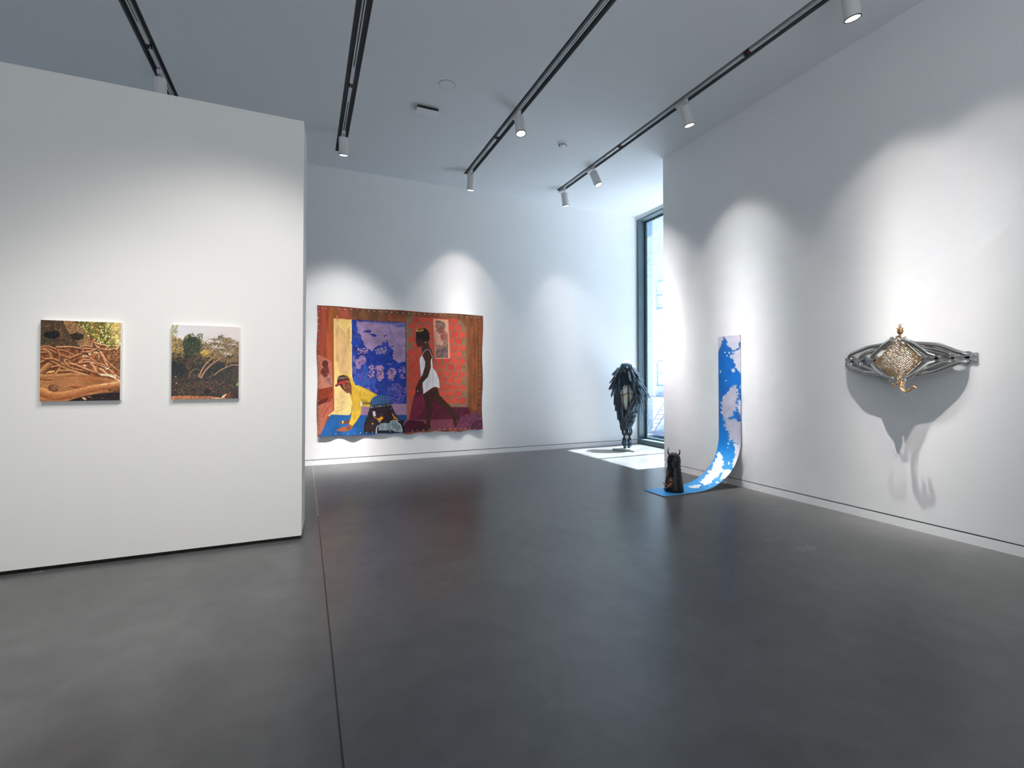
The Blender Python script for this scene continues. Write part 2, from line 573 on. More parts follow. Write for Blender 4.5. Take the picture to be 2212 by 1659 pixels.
# free-standing partition, its end face a touch out of square, on a recessed dark plinth
pv = [(X0, YP), (-0.013, YP), (0.014, YP + .52), (X0, YP + .52)]
p_ = MB()
p_.add([(x, y, z) for z in (0.034, ZP) for x, y in pv], [(0, 3, 2, 1), (4, 5, 6, 7), (0, 1, 5, 4), (1, 2, 6, 5), (2, 3, 7, 6), (3, 0, 4, 7)])
struct(p_.build('wall_partition', mat('partition_paint', (234, 231, 226), 0.75, spec=0.25)))
struct(MB().box(X0, -0.045, YP + .055, YP + .47, 0, 0.034).build('baseboard_partition', mat('plinth_wood', (52, 40, 26), 0.7, noise=0.3, nscale=12)))

# ------------------------------------------------------------------ window (floor to ceiling, fritted glass)
WY0, WY1, WZ0, WZ1 = 6.35, 8.78, 0.11, 5.075
win = bpy.data.objects.new('window_1', None)
COL.objects.link(win)
win.location = (XE, 7.5, 0)
struct(win)
f = MB()
f.box(XE, XE + .19, WY1, YB + .0, 0.0, HC - .05)
f.box(XE, XE + .19, YC - .0, WY0, 0.0, HC - .05)
f.box(XE, XE + .19, WY0, WY1, 0.0, WZ0)
f.box(XE, XE + .19, WY0, WY1, WZ1, HC - .05)
f.build('window_frame', FRAME, win)
s_ = MB()
gx = XE + .165
s_.box(gx, gx + .03, 8.715, WY1, WZ0, WZ1).box(gx, gx + .03, WY0, WY0 + .06, WZ0, WZ1)
s_.box(gx, gx + .03, WY0 + .06, 8.715, WZ0, WZ0 + .045).box(gx, gx + .03, WY0 + .06, 8.715, WZ1 - .04, WZ1)
s_.build('sash', FRAME, win)
MB().box(XE + .155, XE + .165, WY1 - .012, WY1, WZ0, WZ1).box(XE + .155, XE + .165, WY0, WY1 - .012, WZ1 - .012, WZ1).build('seal', SEAL, win)
MB().box(XE + .05, XE + .19, 7.50, 7.56, WZ0, WZ1).build('mullion', FRAME, win)

def glass_mat():
    m = bpy.data.materials.new('fritted_glass')
    m.use_nodes = True
    nt = m.node_tree
    N, L = nt.nodes, nt.links
    for n in list(N): N.remove(n)
    out = N.new('ShaderNodeOutputMaterial')
    tr = N.new('ShaderNodeBsdfTransparent'); tr.inputs[0].default_value = (0.95, 0.96, 0.96, 1)
    gl = N.new('ShaderNodeBsdfGlossy'); gl.inputs['Roughness'].default_value = 0.02
    fr = N.new('ShaderNodeFresnel'); fr.inputs[0].default_value = 1.45
    mx = N.new('ShaderNodeMixShader')
    ge = N.new('ShaderNodeNewGeometry')
    nb_ = N.new('ShaderNodeMath'); nb_.operation = 'SUBTRACT'; nb_.inputs[0].default_value = 1
    L.new(ge.outputs['Backfacing'], nb_.inputs[1])
    fm_ = N.new('ShaderNodeMath'); fm_.operation = 'MULTIPLY'
    L.new(fr.outputs[0], fm_.inputs[0]); L.new(nb_.outputs[0], fm_.inputs[1])
    L.new(fm_.outputs[0], mx.inputs[0]); L.new(tr.outputs[0], mx.inputs[1]); L.new(gl.outputs[0], mx.inputs[2])
    df = N.new('ShaderNodeBsdfDiffuse'); df.inputs[0].default_value = (0.5, 0.52, 0.56, 1)
    tl = N.new('ShaderNodeBsdfTranslucent'); tl.inputs[0].default_value = (0.12, 0.13, 0.14, 1)
    m2 = N.new('ShaderNodeMixShader')
    L.new(df.outputs[0], m2.inputs[1]); L.new(tl.outputs[0], m2.inputs[2])
    tc = N.new('ShaderNodeTexCoord')
    vo = N.new('ShaderNodeTexVoronoi'); vo.inputs['Scale'].default_value = 34
    L.new(tc.outputs['Object'], vo.inputs['Vector'])
    lt = N.new('ShaderNodeMath'); lt.operation = 'LESS_THAN'; lt.inputs[1].default_value = 0.36
    L.new(vo.outputs['Distance'], lt.inputs[0])
    sx = N.new('ShaderNodeSeparateXYZ'); L.new(tc.outputs['Object'], sx.inputs[0])
    a = N.new('ShaderNodeMath'); a.operation = 'GREATER_THAN'; a.inputs[1].default_value = 8.52
    L.new(sx.outputs[1], a.inputs[0])
    b = N.new('ShaderNodeMath'); b.operation = 'GREATER_THAN'; b.inputs[1].default_value = 4.79
    L.new(sx.outputs[2], b.inputs[0])
    mxx = N.new('ShaderNodeMath'); mxx.operation = 'MAXIMUM'
    L.new(a.outputs[0], mxx.inputs[0]); L.new(b.outputs[0], mxx.inputs[1])
    mu = N.new('ShaderNodeMath'); mu.operation = 'MULTIPLY'
    L.new(mxx.outputs[0], mu.inputs[0]); L.new(lt.outputs[0], mu.inputs[1])
    mu2 = N.new('ShaderNodeMath'); mu2.operation = 'MULTIPLY'; mu2.inputs[1].default_value = 0.45
    L.new(mu.outputs[0], mu2.inputs[0])
    m3 = N.new('ShaderNodeMixShader')
    L.new(mu2.outputs[0], m3.inputs[0]); L.new(mx.outputs[0], m3.inputs[1]); L.new(m2.outputs[0], m3.inputs[2])
    L.new(m3.outputs[0], out.inputs[0])
    return m
MB().box(gx + .008, gx + .018, WY0 + .055, 8.72, WZ0 + .04, WZ1 - .035).build('glass', glass_mat(), win)

# ------------------------------------------------------------------ outside
PAVE = mat('street_paving', (205, 208, 212), 0.9, noise=0.08, nscale=1.5)
struct(MB().box(XE + .3, 40, -12, 50, -1.6, -1.5).build('ground_outside', PAVE))
FACB = mat('pale_facade', (250, 247, 240), 0.85, noise=0.03, nscale=2)
FACL = mat('pale_facade_trim', (206, 208, 220), 0.8)
bl = thing('apartment_building', 'pale building across the street with a window and fire escape, seen through the tall window', 'building', (17, 14, -1.5))
MB().box(17, 23, 4, 20.25, -1.5, 10.6).build('facade', FACB, bl)
for (ya, yb, za, zb) in ((18.9, 19.95, 1.0, 2.35), (18.9, 19.95, 5.0, 6.5), (16.4, 17.5, 1.0, 2.35)):
    wn = MB()
    wn.box(16.92, 17, ya, yb, za, za + .09).box(16.92, 17, ya, yb, zb - .09, zb).box(16.925, 17, ya, ya + .09, za + .09, zb - .09).box(16.925, 17, yb - .09, yb, za + .09, zb - .09)
    wn.box(16.94, 17, ya, yb, (za + zb) / 2 - .03, (za + zb) / 2 + .03)
    wn.build('window', FACL, bl)
fe = MB()
for z in (.55, -1.3):
    fe.box(16.0, 17, 17.9, 20.1, z - .04, z)
    if z > 0:
        for k in range(10): fe.tube([(16.0, 17.9 + k * .24, z), (16.0, 17.9 + k * .24, z + .3)], .012, 5)
        fe.tube([(16.0, 17.9, z + .3), (16.0, 20.1, z + .3)], .02, 5)
for q_ in (16.2, 16.7):
    fe.tube([(q_, 19.9, -1.4), (q_, 18.3, .5)], .03, 5)
for k in range(8): fe.box(16.2, 16.7, 19.8 - k * .2 - .08, 19.8 - k * .2 + .08, -1.3 + k * .235, -1.28 + k * .235)
fe.build('fire_escape', mat('fire_escape_paint', (190, 192, 206), 0.7), bl)
br = MB()
for k in range(17): br.box(16.985, 17, 4, 20.25, -1 + k * .7, -.985 + k * .7)
br.build('brick_course', FACL, bl)
b2 = thing('neighbouring_building', 'lower grey-white building beyond the fire escape building, below the patch of blue sky', 'building', (21, 28, -1.5))
MB().box(20, 27, 21.7, 44, -1.5, 10.3).build('facade', mat('grey_facade', (222, 226, 236), 0.85, noise=0.05, nscale=3), b2)
MB().box(19.9, 27, 21.6, 44, 10.3, 10.42).build('parapet', FACL, b2)

# ------------------------------------------------------------------ ceiling tracks and lamps
def track(i, x, label, joints, y_start=Y0):
    t = thing('lighting_track', label, 'lighting track', (x, 3, HC), 'recessed tracks in the ceiling')
    z0, z1 = HC, HC + .085
    MB().box(x - SW, x - SW + .006, y_start, TE, z0 + .0, z1).box(x + SW - .006, x + SW, y_start, TE, z0, z1) \
        .box(x - SW, x + SW, y_start, TE, z1, z1 + .01).box(x - SW, x + SW, TE - .006, TE, z0, z1).build('channel', CHAN, t)
    joints = sorted(joints)
    ends = [y_start] + [q for j in joints for q in (j - .045, j + .045)] + [TE - .02]
    for k in range(0, len(ends), 2):
        a, b = ends[k], ends[k + 1]
        r = MB().box(x - .019, x - .006, a, b, z0 + .006, z0 + .05).box(x + .006, x + .019, a, b, z0 + .006, z0 + .05).box(x - .006, x + .006, a, b, z0 + .035, z0 + .05)
        for q in ([a] if k else []) + ([b] if k + 2 < len(ends) else []):
            s = 1 if q == a else -1
            r.box(x - .0195, x + .0195, min(q, q + s * .34), max(q, q + s * .34), z0 + .004, z0 + .051)
        r.build('rail', RAIL, t)
        MB().box(x - .006, x + .006, a + .01, b - .01, z0 + .028, z0 + .036).build('conductor_slot', RAILD, t)
    for j in joints:
        MB().tube([(x + .004, j - .015, z0 + .04), (x + .004, j - .015, z0 + .008)], .009, 8).box(x - .01, x + .012, j - .03, j - .005, z0 + .02, z0 + .034).build('contact', COPPER, t)
track(0, TR[0], 'black recessed ceiling track above the left partition, leftmost of the tracks', [6.42])
track(1, TR[1], 'black recessed ceiling track ending above the painted canvas, second from the left', [6.27])
track(2, TR[2], 'grey recessed ceiling track in the middle of the ceiling, third from the left', [6.75])
track(3, TR[3], 'grey recessed ceiling track running nearest the right wall', [6.22, 3.85])

def lamp(x, y, aim, label, power=1.0, cone=58, blend=0.75, L=.25, r=.069, light=True, wide=None):
    aim = Vector(aim).normalized()
    base = Vector((x, y, HC))
    t = thing('track_spotlight', label, 'spotlight', base, 'cylindrical spotlights on the ceiling tracks')
    zb = HC - .048
    MB().box(x - .026, x + .026, y - .02, y + .17, zb, HC - .0005).build('adapter', LWHITE, t, bevel=.003)
    piv = Vector((x, y, zb - .045))
    MB().tube([(x, y, zb + .004), piv + Vector((0, 0, .0)), piv + aim * .012], .0055, 8).build('stem', mat('stem_steel', (170, 172, 174), .3, metal=.8), t)
    q = aim.to_track_quat('-Z', 'Y').to_matrix().to_4x4()
    M = Matrix.Translation(piv + aim * .006) @ q
    h = MB().lathe([(0, 0), (r - .006, 0), (r, -.006), (r, -L), (r - .004, -L), (r - .004, -L + .05), (.0, -L + .05)], 32, M).build('housing', LWHITE, t, smooth=40)
    MB().lathe([(r - .0035, -L + .004), (r + .0008, -L + .004), (r + .0008, -L - .003), (r - .0085, -L - .003), (r - .0085, -L + .004)], 32, M).build('ring', LRING, t, smooth=40)
    MB().lathe([(0, -L + .022), (r * .55, -L + .020), (r - .009, -L + .002)], 32, M).build('lens', LENS, t, smooth=60)
    if light:
        ld = bpy.data.lights.new('spot', 'SPOT')
        ld.energy = SPOT_W * power
        ld.spot_size = R(cone)
        ld.spot_blend = blend
        if wide is None:
            ld.spot_size = R(100)
            ld.use_nodes = True
            lt_ = ld.node_tree
            ie = lt_.nodes.new('ShaderNodeTexIES')
            ie.mode = 'INTERNAL'
            ie.ies = ies
            lt_.links.new(ie.outputs[0], lt_.nodes['Emission'].inputs['Strength'])
        ld.shadow_soft_size = .014
        ld.color = SPOT_COL
        lo = bpy.data.objects.new('spot', ld)
        COL.objects.link(lo)
        lo.location = piv + aim * (L + .012)
        lo.rotation_euler = aim.to_track_quat('-Z', 'Y').to_euler()
        lo.parent = t
        lo.matrix_parent_inverse = world_of(t).inverted()
    return t
lamp(TR[0], 6.85, (0, .2, -1), 'white cylindrical spotlight half hidden behind the top of the left partition', .6)
lamp(TR[1], 7.46, (.02, .22, -1), 'white cylindrical spotlight on the black track end, above the painted canvas', 1.3)
lamp(TR[2], 5.93, (.02, -.22, -1), 'white spotlight with a visible glowing mouth halfway along the middle track', .04)
lamp(TR[2], 7.97, (.02, .20, -1), 'white spotlight at the far end of the middle track, above the canvas right side', .45)
lamp(TR[3], 4.80, (.22, -.03, -1), 'white spotlight on the right track above the sky printed ramp', .40)
lamp(TR[3], 7.00, (.30, -.27, -1), 'white spotlight second from the far end of the right track', .55)
lamp(TR[3], 8.00, (.20, .08, -1), 'white spotlight at the far end of the right track, nearest the window', .4)
lamp(TR[3], 2.74, (.22, .03, -1), 'white spotlight cut by the top edge, above the chrome wall sculpture', .32)
# fixtures of the same kind nearer than the top edge of the photo
lamp(TR[1], 2.00, (-1.87, 2.87, -4.9), 'white spotlight on the second track in front of the partition, the farther one', 130, cone=66, blend=.8, wide=1)
lamp(TR[1], 2.80, (-1.75, 2.07, -5.5), 'white spotlight on the second track in front of the partition, the nearer one', 105, cone=68, blend=.8, wide=1)
lamp(TR[3], 1.95, (.22, .12, -1), 'white spotlight on the right track just past the chrome sculpture', .22)
lamp(TR[3], 0.40, (.22, .0, -1), 'added unseen spotlight on the right track at the near end of the right wall', .5)  # unseen lamp added to brighten the near right wall
lamp(TR[2], -0.50, (-.2, -.3, -1), 'added unseen spotlight at the near end of the middle track', .8)  # unseen lamp added to light the rear of the room
lamp(TR[0], 1.20, (.45, 3.67, -5.1), 'added unseen spotlight at the near end of the leftmost track', 190, cone=50, blend=1, wide=1)  # unseen lamp added to brighten the foot of the partition

# ------------------------------------------------------------------ ceiling fittings
DEV = mat('device_white', (228, 229, 230), .4)
DARK = mat('device_gap', (45, 46, 48), .6)
sd = thing('smoke_detector', 'round white smoke detector on the ceiling between the two right tracks', 'smoke detector', (3.70, 6.49, HC))
Mz = Matrix.Translation((3.70, 6.49, HC)) @ Matrix.Rotation(math.pi, 4, 'X')
MB().lathe([(0, 0), (.073, 0), (.075, .012), (.072, .022), (.06, .026)], 32, Mz).build('base', DEV, sd, smooth=40)
MB().lathe([(.058, .022), (.058, .030), (.048, .048), (.03, .058), (0, .06)], 32, Mz).build('cap', DEV, sd, smooth=60)
vt = MB()
for k in range(8):
    a = k * math.pi / 4
    vt.box(-.011, .011, .048, .062, .028, .040, Mz @ Matrix.Rotation(a, 4, 'Z'))
vt.build('vent_slot', DARK, sd)
ad = thing('hatch_cover', 'round flush cover plate set in the ceiling, seen as a thin arc', 'hatch cover', (1.62, 5.76, HC))
MB().lathe([(.099, -.001), (.099, -.0035), (.104, -.0035), (.104, -.001)], 48, Matrix.Translation((1.62, 5.76, HC))).build('rim', mat('hatch_rim', (140, 146, 150), .6), ad, smooth=40)
MB().lathe([(0, -.001), (0, -.006), (.0985, -.006), (.0985, -.001)], 48, Matrix.Translation((1.62, 5.76, HC))).build('plate', CEILP, ad, smooth=40)
cs = thing('ceiling_sensor', 'white rectangular plate hanging slightly off the ceiling left of the middle track', 'sensor panel', (1.52, 6.42, HC))
Mp = Matrix.Translation((1.52, 6.36, HC - .052)) @ Matrix.Rotation(R(3), 4, 'X')
MB().box(-.155, .155, -.05, .11, -.008, .008, Mp).build('panel', DEV, cs, bevel=.003)
MB().box(1.38, 1.66, 6.33, 6.47, HC - .042, HC - .0005).build('mount', DARK, cs)
cp = thing('blank_plate', 'small square blank plate on the ceiling beside the right wall', 'cover plate', (5.13, 2.98, HC))
MB().box(-.075, .075, -.05, .05, -.008, 0, Matrix.Translation((5.17, 3.0, HC))).build('plate', DEV, cp, bevel=.002)
MB().tube([(5.17, 3.0, HC - .0075), (5.17, 3.0, HC - .0095)], .004, 8).build('screw', DARK, cp)

# ------------------------------------------------------------------ painted canvas on the back wall
def paint_canvas(x, y):
    P = Paint(x, y)
    ts = (.03, .004)
    P.poly([(0, 0), (2022, 0), (2022, 1659), (0, 1659)], (128, 68, 42), tex=.35, tsc=(.012, .006), seed=3)
    P.poly([(60, 90), (205, 100), (205, 760), (60, 760)], (142, 60, 44), tex=.3, tsc=ts, seed=4)
    P.poly([(135, 100), (200, 105), (200, 720), (150, 690)], (160, 68, 44), tex=.35, tsc=ts, seed=5)
    P.poly([(205, 110), (250, 112), (258, 740), (200, 700)], (162, 88, 26), tex=.2, tsc=ts, seed=6)
    P.poly([(250, 112), (300, 118), (298, 240), (250, 250)], (150, 82, 36), tex=.2, tsc=ts, seed=7)
    P.poly([(300, 118), (470, 140), (470, 262), (300, 245)], (150, 74, 48), tex=.3, tsc=(.02, .01), seed=8)
    P.poly([(470, 140), (1075, 175), (1075, 290), (470, 262)], (112, 70, 42), tex=.4, tsc=(.015, .01), seed=9)
    P.poly([(870, 195), (1075, 200), (1075, 280), (870, 270)], (150, 78, 40), k=.7, tex=.3, tsc=(.02, .01), seed=12)
    P.poly([(1075, 175), (1930, 215), (1930, 360), (1075, 240)], (120, 76, 46), tex=.35, tsc=(.015, .01), seed=10)
    P.poly([(1200, 185), (1450, 200), (1450, 250), (1200, 245)], (140, 60, 44), k=.6, tex=.3, seed=14)
    P.poly([(1740, 220), (1930, 225), (1925, 1310), (1800, 1250), (1760, 1240)], (138, 78, 42), tex=.35, tsc=(.03, .004), seed=11)
    for i, xx in enumerate((1790, 1835, 1875)):
        P.stroke([(xx, 250), (xx + 8, 700), (xx + 2, 1240)], 10, 16, (104, 62, 34), k=.5)
    # left salmon panel
    P.poly([(78, 650), (240, 722), (262, 1060), (262, 1310), (195, 1345), (120, 1580), (70, 1590)], (180, 104, 80), tex=.15, seed=15)
    P.poly([(85, 1048), (262, 1008), (265, 1090), (250, 1180), (90, 1225)], (134, 52, 28), tex=.25, seed=16)
    P.poly([(88, 1175), (230, 1120), (150, 1225), (88, 1230)], (96, 34, 20))
    P.poly([(88, 1225), (170, 1190), (262, 1180), (262, 1310), (195, 1345), (120, 1580), (75, 1585)], (178, 102, 80), tex=.12, seed=17)
    P.poly([(90, 1045), (255, 1005), (235, 900), (100, 880)], (186, 120, 98), tex=.1)
    P.poly([(112, 850), (128, 815), (150, 800), (150, 770), (205, 790), (215, 860), (215, 920), (190, 935), (160, 910)], (104, 44, 38), tex=.3, seed=18)
    P.ell(168, 758, 34, 42, (84, 34, 30), tex=.3)
    P.poly([(165, 905), (215, 880), (250, 1010), (230, 1000), (190, 960)], (140, 104, 102), tex=.2)
    P.poly([(195, 860), (205, 860), (212, 915), (200, 915)], (190, 130, 110))
    for a in ([(262, 1130), (200, 1230), (140, 1350)], [(258, 1180), (190, 1270), (150, 1345)], [(262, 1060), (170, 1220), (120, 1310)]):
        P.stroke(a, 14, 8, (160, 66, 54), k=.8)
    P.stroke([(250, 1150), (205, 1240)], 5, 3, (214, 140, 118))
    P.poly([(234, 250), (252, 250), (272, 1290), (255, 1300), (246, 700)], (168, 66, 52), tex=.15)
    # yellow sheet
    P.poly([(262, 248), (465, 262), (478, 960), (470, 1290), (435, 1332), (195, 1342), (270, 1280)], (216, 190, 120), tex=.12, tsc=(.02, .01), seed=20)
    P.poly([(278, 420), (300, 300), (370, 390), (440, 320), (452, 700), (440, 900), (330, 860), (290, 700)], (196, 156, 108), k=.75, tex=.2, tsc=(.03, .01), seed=21, rough=14)
    P.poly([(310, 260), (455, 270), (375, 390)], (216, 182, 108))
    P.stroke([(320, 290), (372, 385)], 10, 6, (226, 202, 130)); P.stroke([(450, 300), (385, 400)], 12, 6, (228, 204, 134))
    P.stroke([(460, 265), (468, 600), (472, 1000)], 14, 14, (236, 210, 130))
    P.ell(345, 1150, 60, 90, (194, 168, 124), k=.6, tex=.2, soft=.4)
    P.stroke([(300, 1290), (380, 1255), (430, 1210)], 14, 6, (178, 150, 106), k=.7); P.stroke([(290, 1250), (360, 1235), (410, 1180)], 10, 5, (180, 152, 106), k=.6)
    P.poly([(290, 215), (310, 215), (312, 278), (298, 278)], (206, 112, 84), k=.85)
    # aquarium
    P.poly([(465, 262), (1070, 296), (1080, 1206), (890, 1208), (760, 1105), (500, 1000), (470, 900)], (22, 48, 138), tex=.35, tsc=(.02, .02), seed=22)
    P.poly([(520, 280), (1065, 302), (1066, 728), (990, 750), (925, 700), (930, 610), (880, 565), (775, 548), (690, 612), (630, 580), (590, 500), (560, 445), (512, 400), (515, 330)], (146, 122, 156), tex=.22, tsc=(.012, .012), seed=23, rough=16)
    P.poly([(600, 285), (1065, 302), (1065, 335), (990, 350), (900, 320)], (92, 96, 160), k=.8, tex=.25, seed=24, rough=10)
    P.stroke([(880, 340), (930, 470), (1010, 560)], 26, 8, (104, 104, 168), k=.5, tex=.2)
    P.stroke([(990, 340), (1066, 320)], 14, 6, (60, 80, 160), k=.7)
    P.ell(510, 370, 22, 45, (20, 66, 160)); P.ell(525, 450, 48, 38, (24, 50, 130), tex=.3); P.ell(505, 520, 45, 38, (18, 58, 150))
    for k in range(6): P.stroke([(492 + k * 14, 425), (500 + k * 13, 475)], 3, 3, (110, 96, 150))
    def fish(cx, cy, L_, h, a, col=(26, 44, 120)):
        P.ell(cx, cy, L_, h, col, ang=a)
        ca, sa = math.cos(a), math.sin(a)
        tx, ty = cx - ca * L_, cy - sa * L_
        P.poly([(tx + ca * 8, ty + sa * 8), (tx - ca * 22 - sa * 14, ty - sa * 22 + ca * 14), (tx - ca * 14, ty - sa * 14), (tx - ca * 22 + sa * 14, ty - sa * 22 - ca * 14)], col)
    fish(650, 393, 36, 18, -.05); fish(712, 436, 34, 15, .28)
    for k in range(4): P.stroke([(632 + k * 12, 384), (634 + k * 12, 402)], 2, 2, (120, 108, 160))
    fish(850, 438, 10, 7, -.4)
    # dome coral
    P.ell(800, 615, 95, 65, (24, 52, 140), tex=.3); P.ell(830, 540, 24, 32, (40, 60, 150), ang=-.4); P.stroke([(860, 500), (868, 560)], 16, 22, (24, 50, 140)); P.stroke([(870, 568), (930, 562)], 10, 16, (50, 66, 150))
    for (a, b, r) in ((765, 600, 18), (800, 590, 20), (822, 622, 22), (785, 632, 18), (750, 632, 15), (850, 600, 15), (735, 605, 10), (842, 575, 12)):
        P.ell(a, b, r, r, (128, 112, 150), tex=.2)
    P.stroke([(830, 660), (880, 615), (900, 590)], 4, 3, (120, 110, 170))
    rs = np.random.RandomState(4)
    for k in range(46):
        a, b = 510 + rs.rand() * 130, 545 + rs.rand() * 110
        if b < 540 + (a - 500) * .45: continue
        an = -1.2 + rs.rand() * 1.4
        P.stroke([(a, b), (a + 14 * math.cos(an), b + 14 * math.sin(an))], 7, 5, (198, 148, 150))
    P.ell(585, 712, 42, 50, (138, 112, 150), ang=-.3, tex=.25); P.ell(525, 740, 22, 38, (140, 116, 158), tex=.2); P.ell(550, 775, 40, 16, (136, 110, 156), ang=-.5, tex=.2)
    P.ell(490, 700, 14, 40, (120, 100, 150)); P.ell(500, 830, 22, 50, (80, 88, 160), tex=.2); P.ell(545, 800, 24, 16, (150, 120, 158))
    for k in range(26):
        a, b = 490 + rs.rand() * 240, 820 + rs.rand() * 250
        P.ell(a, b, 10 + rs.rand() * 24, 30 + rs.rand() * 45, (36 + rs.rand() * 30, 62 + rs.rand() * 24, 150 + rs.rand() * 20), ang=rs.rand() * .8 - .4, tex=.25)
    for (cx, cy) in ((590, 880), (640, 890), (560, 860), (690, 900)):
        P.stroke([(cx - 34, cy + 60), (cx - 22, cy - 10), (cx, cy - 32), (cx + 24, cy - 8), (cx + 34, cy + 60)], 7, 5, (96, 84, 160))
    def dots(cx, cy, rx, ry, n, r, col=(190, 140, 156)):
        for k in range(n):
            a, q = rs.rand() * 6.28, math.sqrt(rs.rand())
            P.ell(cx + rx * q * math.cos(a), cy + ry * q * math.sin(a), r * (.6 + .7 * rs.rand()), r * (.6 + .7 * rs.rand()), col)
    dots(685, 800, 30, 30, 22, 6); dots(775, 805, 48, 34, 50, 6); dots(785, 880, 42, 75, 70, 7); dots(690, 870, 40, 40, 16, 7)
    dots(915, 860, 58, 55, 70, 6.5, (176, 136, 152)); dots(910, 910, 40, 40, 30, 5); dots(1030, 830, 40, 50, 36, 5, (170, 128, 160)); dots(1030, 900, 36, 30, 14, 5)
    for k in range(260):
        a, q = rs.rand() * 6.28, math.sqrt(rs.rand())
        a2, b2_ = 965 + 105 * q * math.cos(a), 1085 + 115 * q * math.sin(a)
        if b2_ > 1200 or a2 > 1074: continue
        an = rs.rand() * 3.1
        P.stroke([(a2, b2_), (a2 + 8 * math.cos(an), b2_ + 8 * math.sin(an))], 5, 5, (132, 104, 160))
    for k in range(16): P.stroke([(760 + k * 11, 960 + rs.rand() * 20), (752 + k * 11, 1060 + rs.rand() * 20)], 3, 3, (62, 80, 160))
    P.ell(655, 1035, 16, 16, (130, 100, 150)); P.ell(740, 1060, 18, 22, (90, 84, 156)); P.ell(890, 760, 34, 10, (90, 96, 160), tex=.3)
    P.ell(1065, 1050, 14, 40, (80, 84, 150))
    # lilac strip, blue floor
    P.poly([(470, 1205), (1082, 1203), (1082, 1335), (460, 1335)], (150, 116, 146), tex=.12, seed=30)
    P.poly([(232, 1325), (440, 1332), (1084, 1328), (1086, 1390), (1055, 1535), (98, 1580)], (22, 80, 140), tex=.2, tsc=(.01, .01), seed=31)
    P.poly([(700, 1335), (1084, 1330), (1084, 1385), (900, 1390)], (24, 62, 120), k=.7, tex=.15)
    # red flowered panel
    P.poly([(1075, 230), (1660, 262), (1700, 290), (1748, 355), (1766, 1245), (1560, 1245), (1300, 1150), (1105, 1385), (1082, 1385)], (130, 104, 80), tex=.15, seed=32)
    for r in range(15):
        for q in range(9):
            cx, cy = 1100 + q * 86 + (43 if r % 2 else 0), 262 + r * 74 + q * 3.0
            if cx > 1715 or cy > 1215 or cx < 1105 or (cx > 1690 and cy < 320): continue
            n = rs.rand()
            for k in range(7):
                a = k * .9
                P.ell(cx + 17 * math.cos(a + n), cy + 16 * math.sin(a + n), 23 + 5 * math.sin(k * 3 + n * 9), 22, (188 + n * 14, 62 + n * 16, 50 + n * 8), tex=.1, seed=int(cx))
    P.poly([(1085, 600), (1230, 600), (1230, 900), (1105, 1385), (1084, 1385)], (190, 62, 48), k=.55, tex=.2, seed=33)
    # poster on it
    P.poly([(1376, 250), (1542, 262), (1568, 694), (1406, 702)], (222, 158, 130), tex=.08)
    P.poly([(1540, 262), (1549, 262), (1572, 694), (1562, 698)], (214, 120, 98))
    P.poly([(1392, 395), (1420, 370), (1500, 365), (1545, 420), (1545, 690), (1410, 690)], (150, 112, 96), tex=.35, seed=34)
    P.poly([(1392, 400), (1470, 380), (1520, 470), (1470, 560), (1415, 540)], (214, 164, 140), k=.7, tex=.1)
    P.ell(1478, 335, 38, 52, (116, 112, 108), tex=.2); P.ell(1438, 325, 40, 52, (150, 112, 96), tex=.2); P.poly([(1430, 360), (1480, 330), (1500, 410), (1430, 420)], (150, 86, 76), tex=.2)
    P.ell(1435, 285, 36, 15, (120, 90, 70)); P.ell(1495, 450, 36, 50, (160, 96, 84), tex=.3)
    P.stroke([(1440, 548), (1500, 560), (1540, 540)], 6, 5, (100, 80, 76)); P.poly([(1410, 600), (1540, 560), (1545, 690), (1410, 690)], (112, 92, 90), tex=.4)
    for a in ((1408, 322), (1428, 320)): P.ell(a[0], a[1], 7, 4, (70, 44, 40))
    P.stroke([(1405, 352), (1420, 354)], 4, 3, (110, 50, 50))
    # maroon cloth
    P.poly([(1165, 1110), (1240, 1000), (1380, 1150), (1560, 1242), (1770, 1242), (1800, 1312), (1700, 1350), (1660, 1480), (1105, 1390)], (84, 24, 42), tex=.25, seed=36)
    P.poly([(1165, 1130), (1260, 1100), (1290, 1240), (1200, 1370), (1110, 1380)], (112, 32, 54), tex=.2, seed=37)
    P.poly([(1080, 1380), (1330, 1382), (1660, 1376), (1680, 1485), (1340, 1500), (1050, 1530)], (124, 62, 76), tex=.15, seed=38)
    P.poly([(1060, 1420), (1110, 1385), (1260, 1400), (1300, 1440), (1340, 1500), (1050, 1530)], (66, 14, 32), tex=.2, seed=39)
    P.poly([(1650, 1480), (1660, 1400), (1700, 1340), (1800, 1312), (1850, 1290), (1905, 1330), (1925, 1360), (1925, 1490)], (108, 54, 78), tex=.3, seed=40, rough=10)
    P.poly([(1820, 1420), (1925, 1380), (1925, 1490), (1780, 1490)], (76, 30, 50), k=.7, tex=.3)
    # walking figure in white slip dress
    S1, S2 = (64, 34, 25), (92, 52, 36)
    P.poly([(1345, 1030), (1420, 1010), (1452, 1110), (1545, 1205), (1650, 1325), (1645, 1370), (1640, 1440), (1622, 1472), (1602, 1400), (1588, 1330), (1480, 1232), (1375, 1150)], S1, tex=.2)
    P.stroke([(1660, 1325), (1655, 1400), (1630, 1460)], 10, 8, (30, 24, 30)); P.stroke([(1590, 1440), (1650, 1350)], 5, 4, (30, 24, 30))
    P.poly([(1272, 1090), (1372, 1030), (1372, 1150), (1360, 1300), (1345, 1430), (1352, 1480), (1300, 1495), (1228, 1500), (1240, 1478), (1300, 1438), (1312, 1300), (1288, 1160)], (58, 30, 24), tex=.2)
    P.stroke([(1340, 1080), (1345, 1250), (1325, 1400)], 16, 8, S2, k=.4)
    P.poly([(1240, 530), (1312, 490), (1335, 560), (1378, 650), (1375, 740), (1350, 800), (1260, 800), (1228, 700), (1255, 640)], (72, 38, 28), tex=.2)
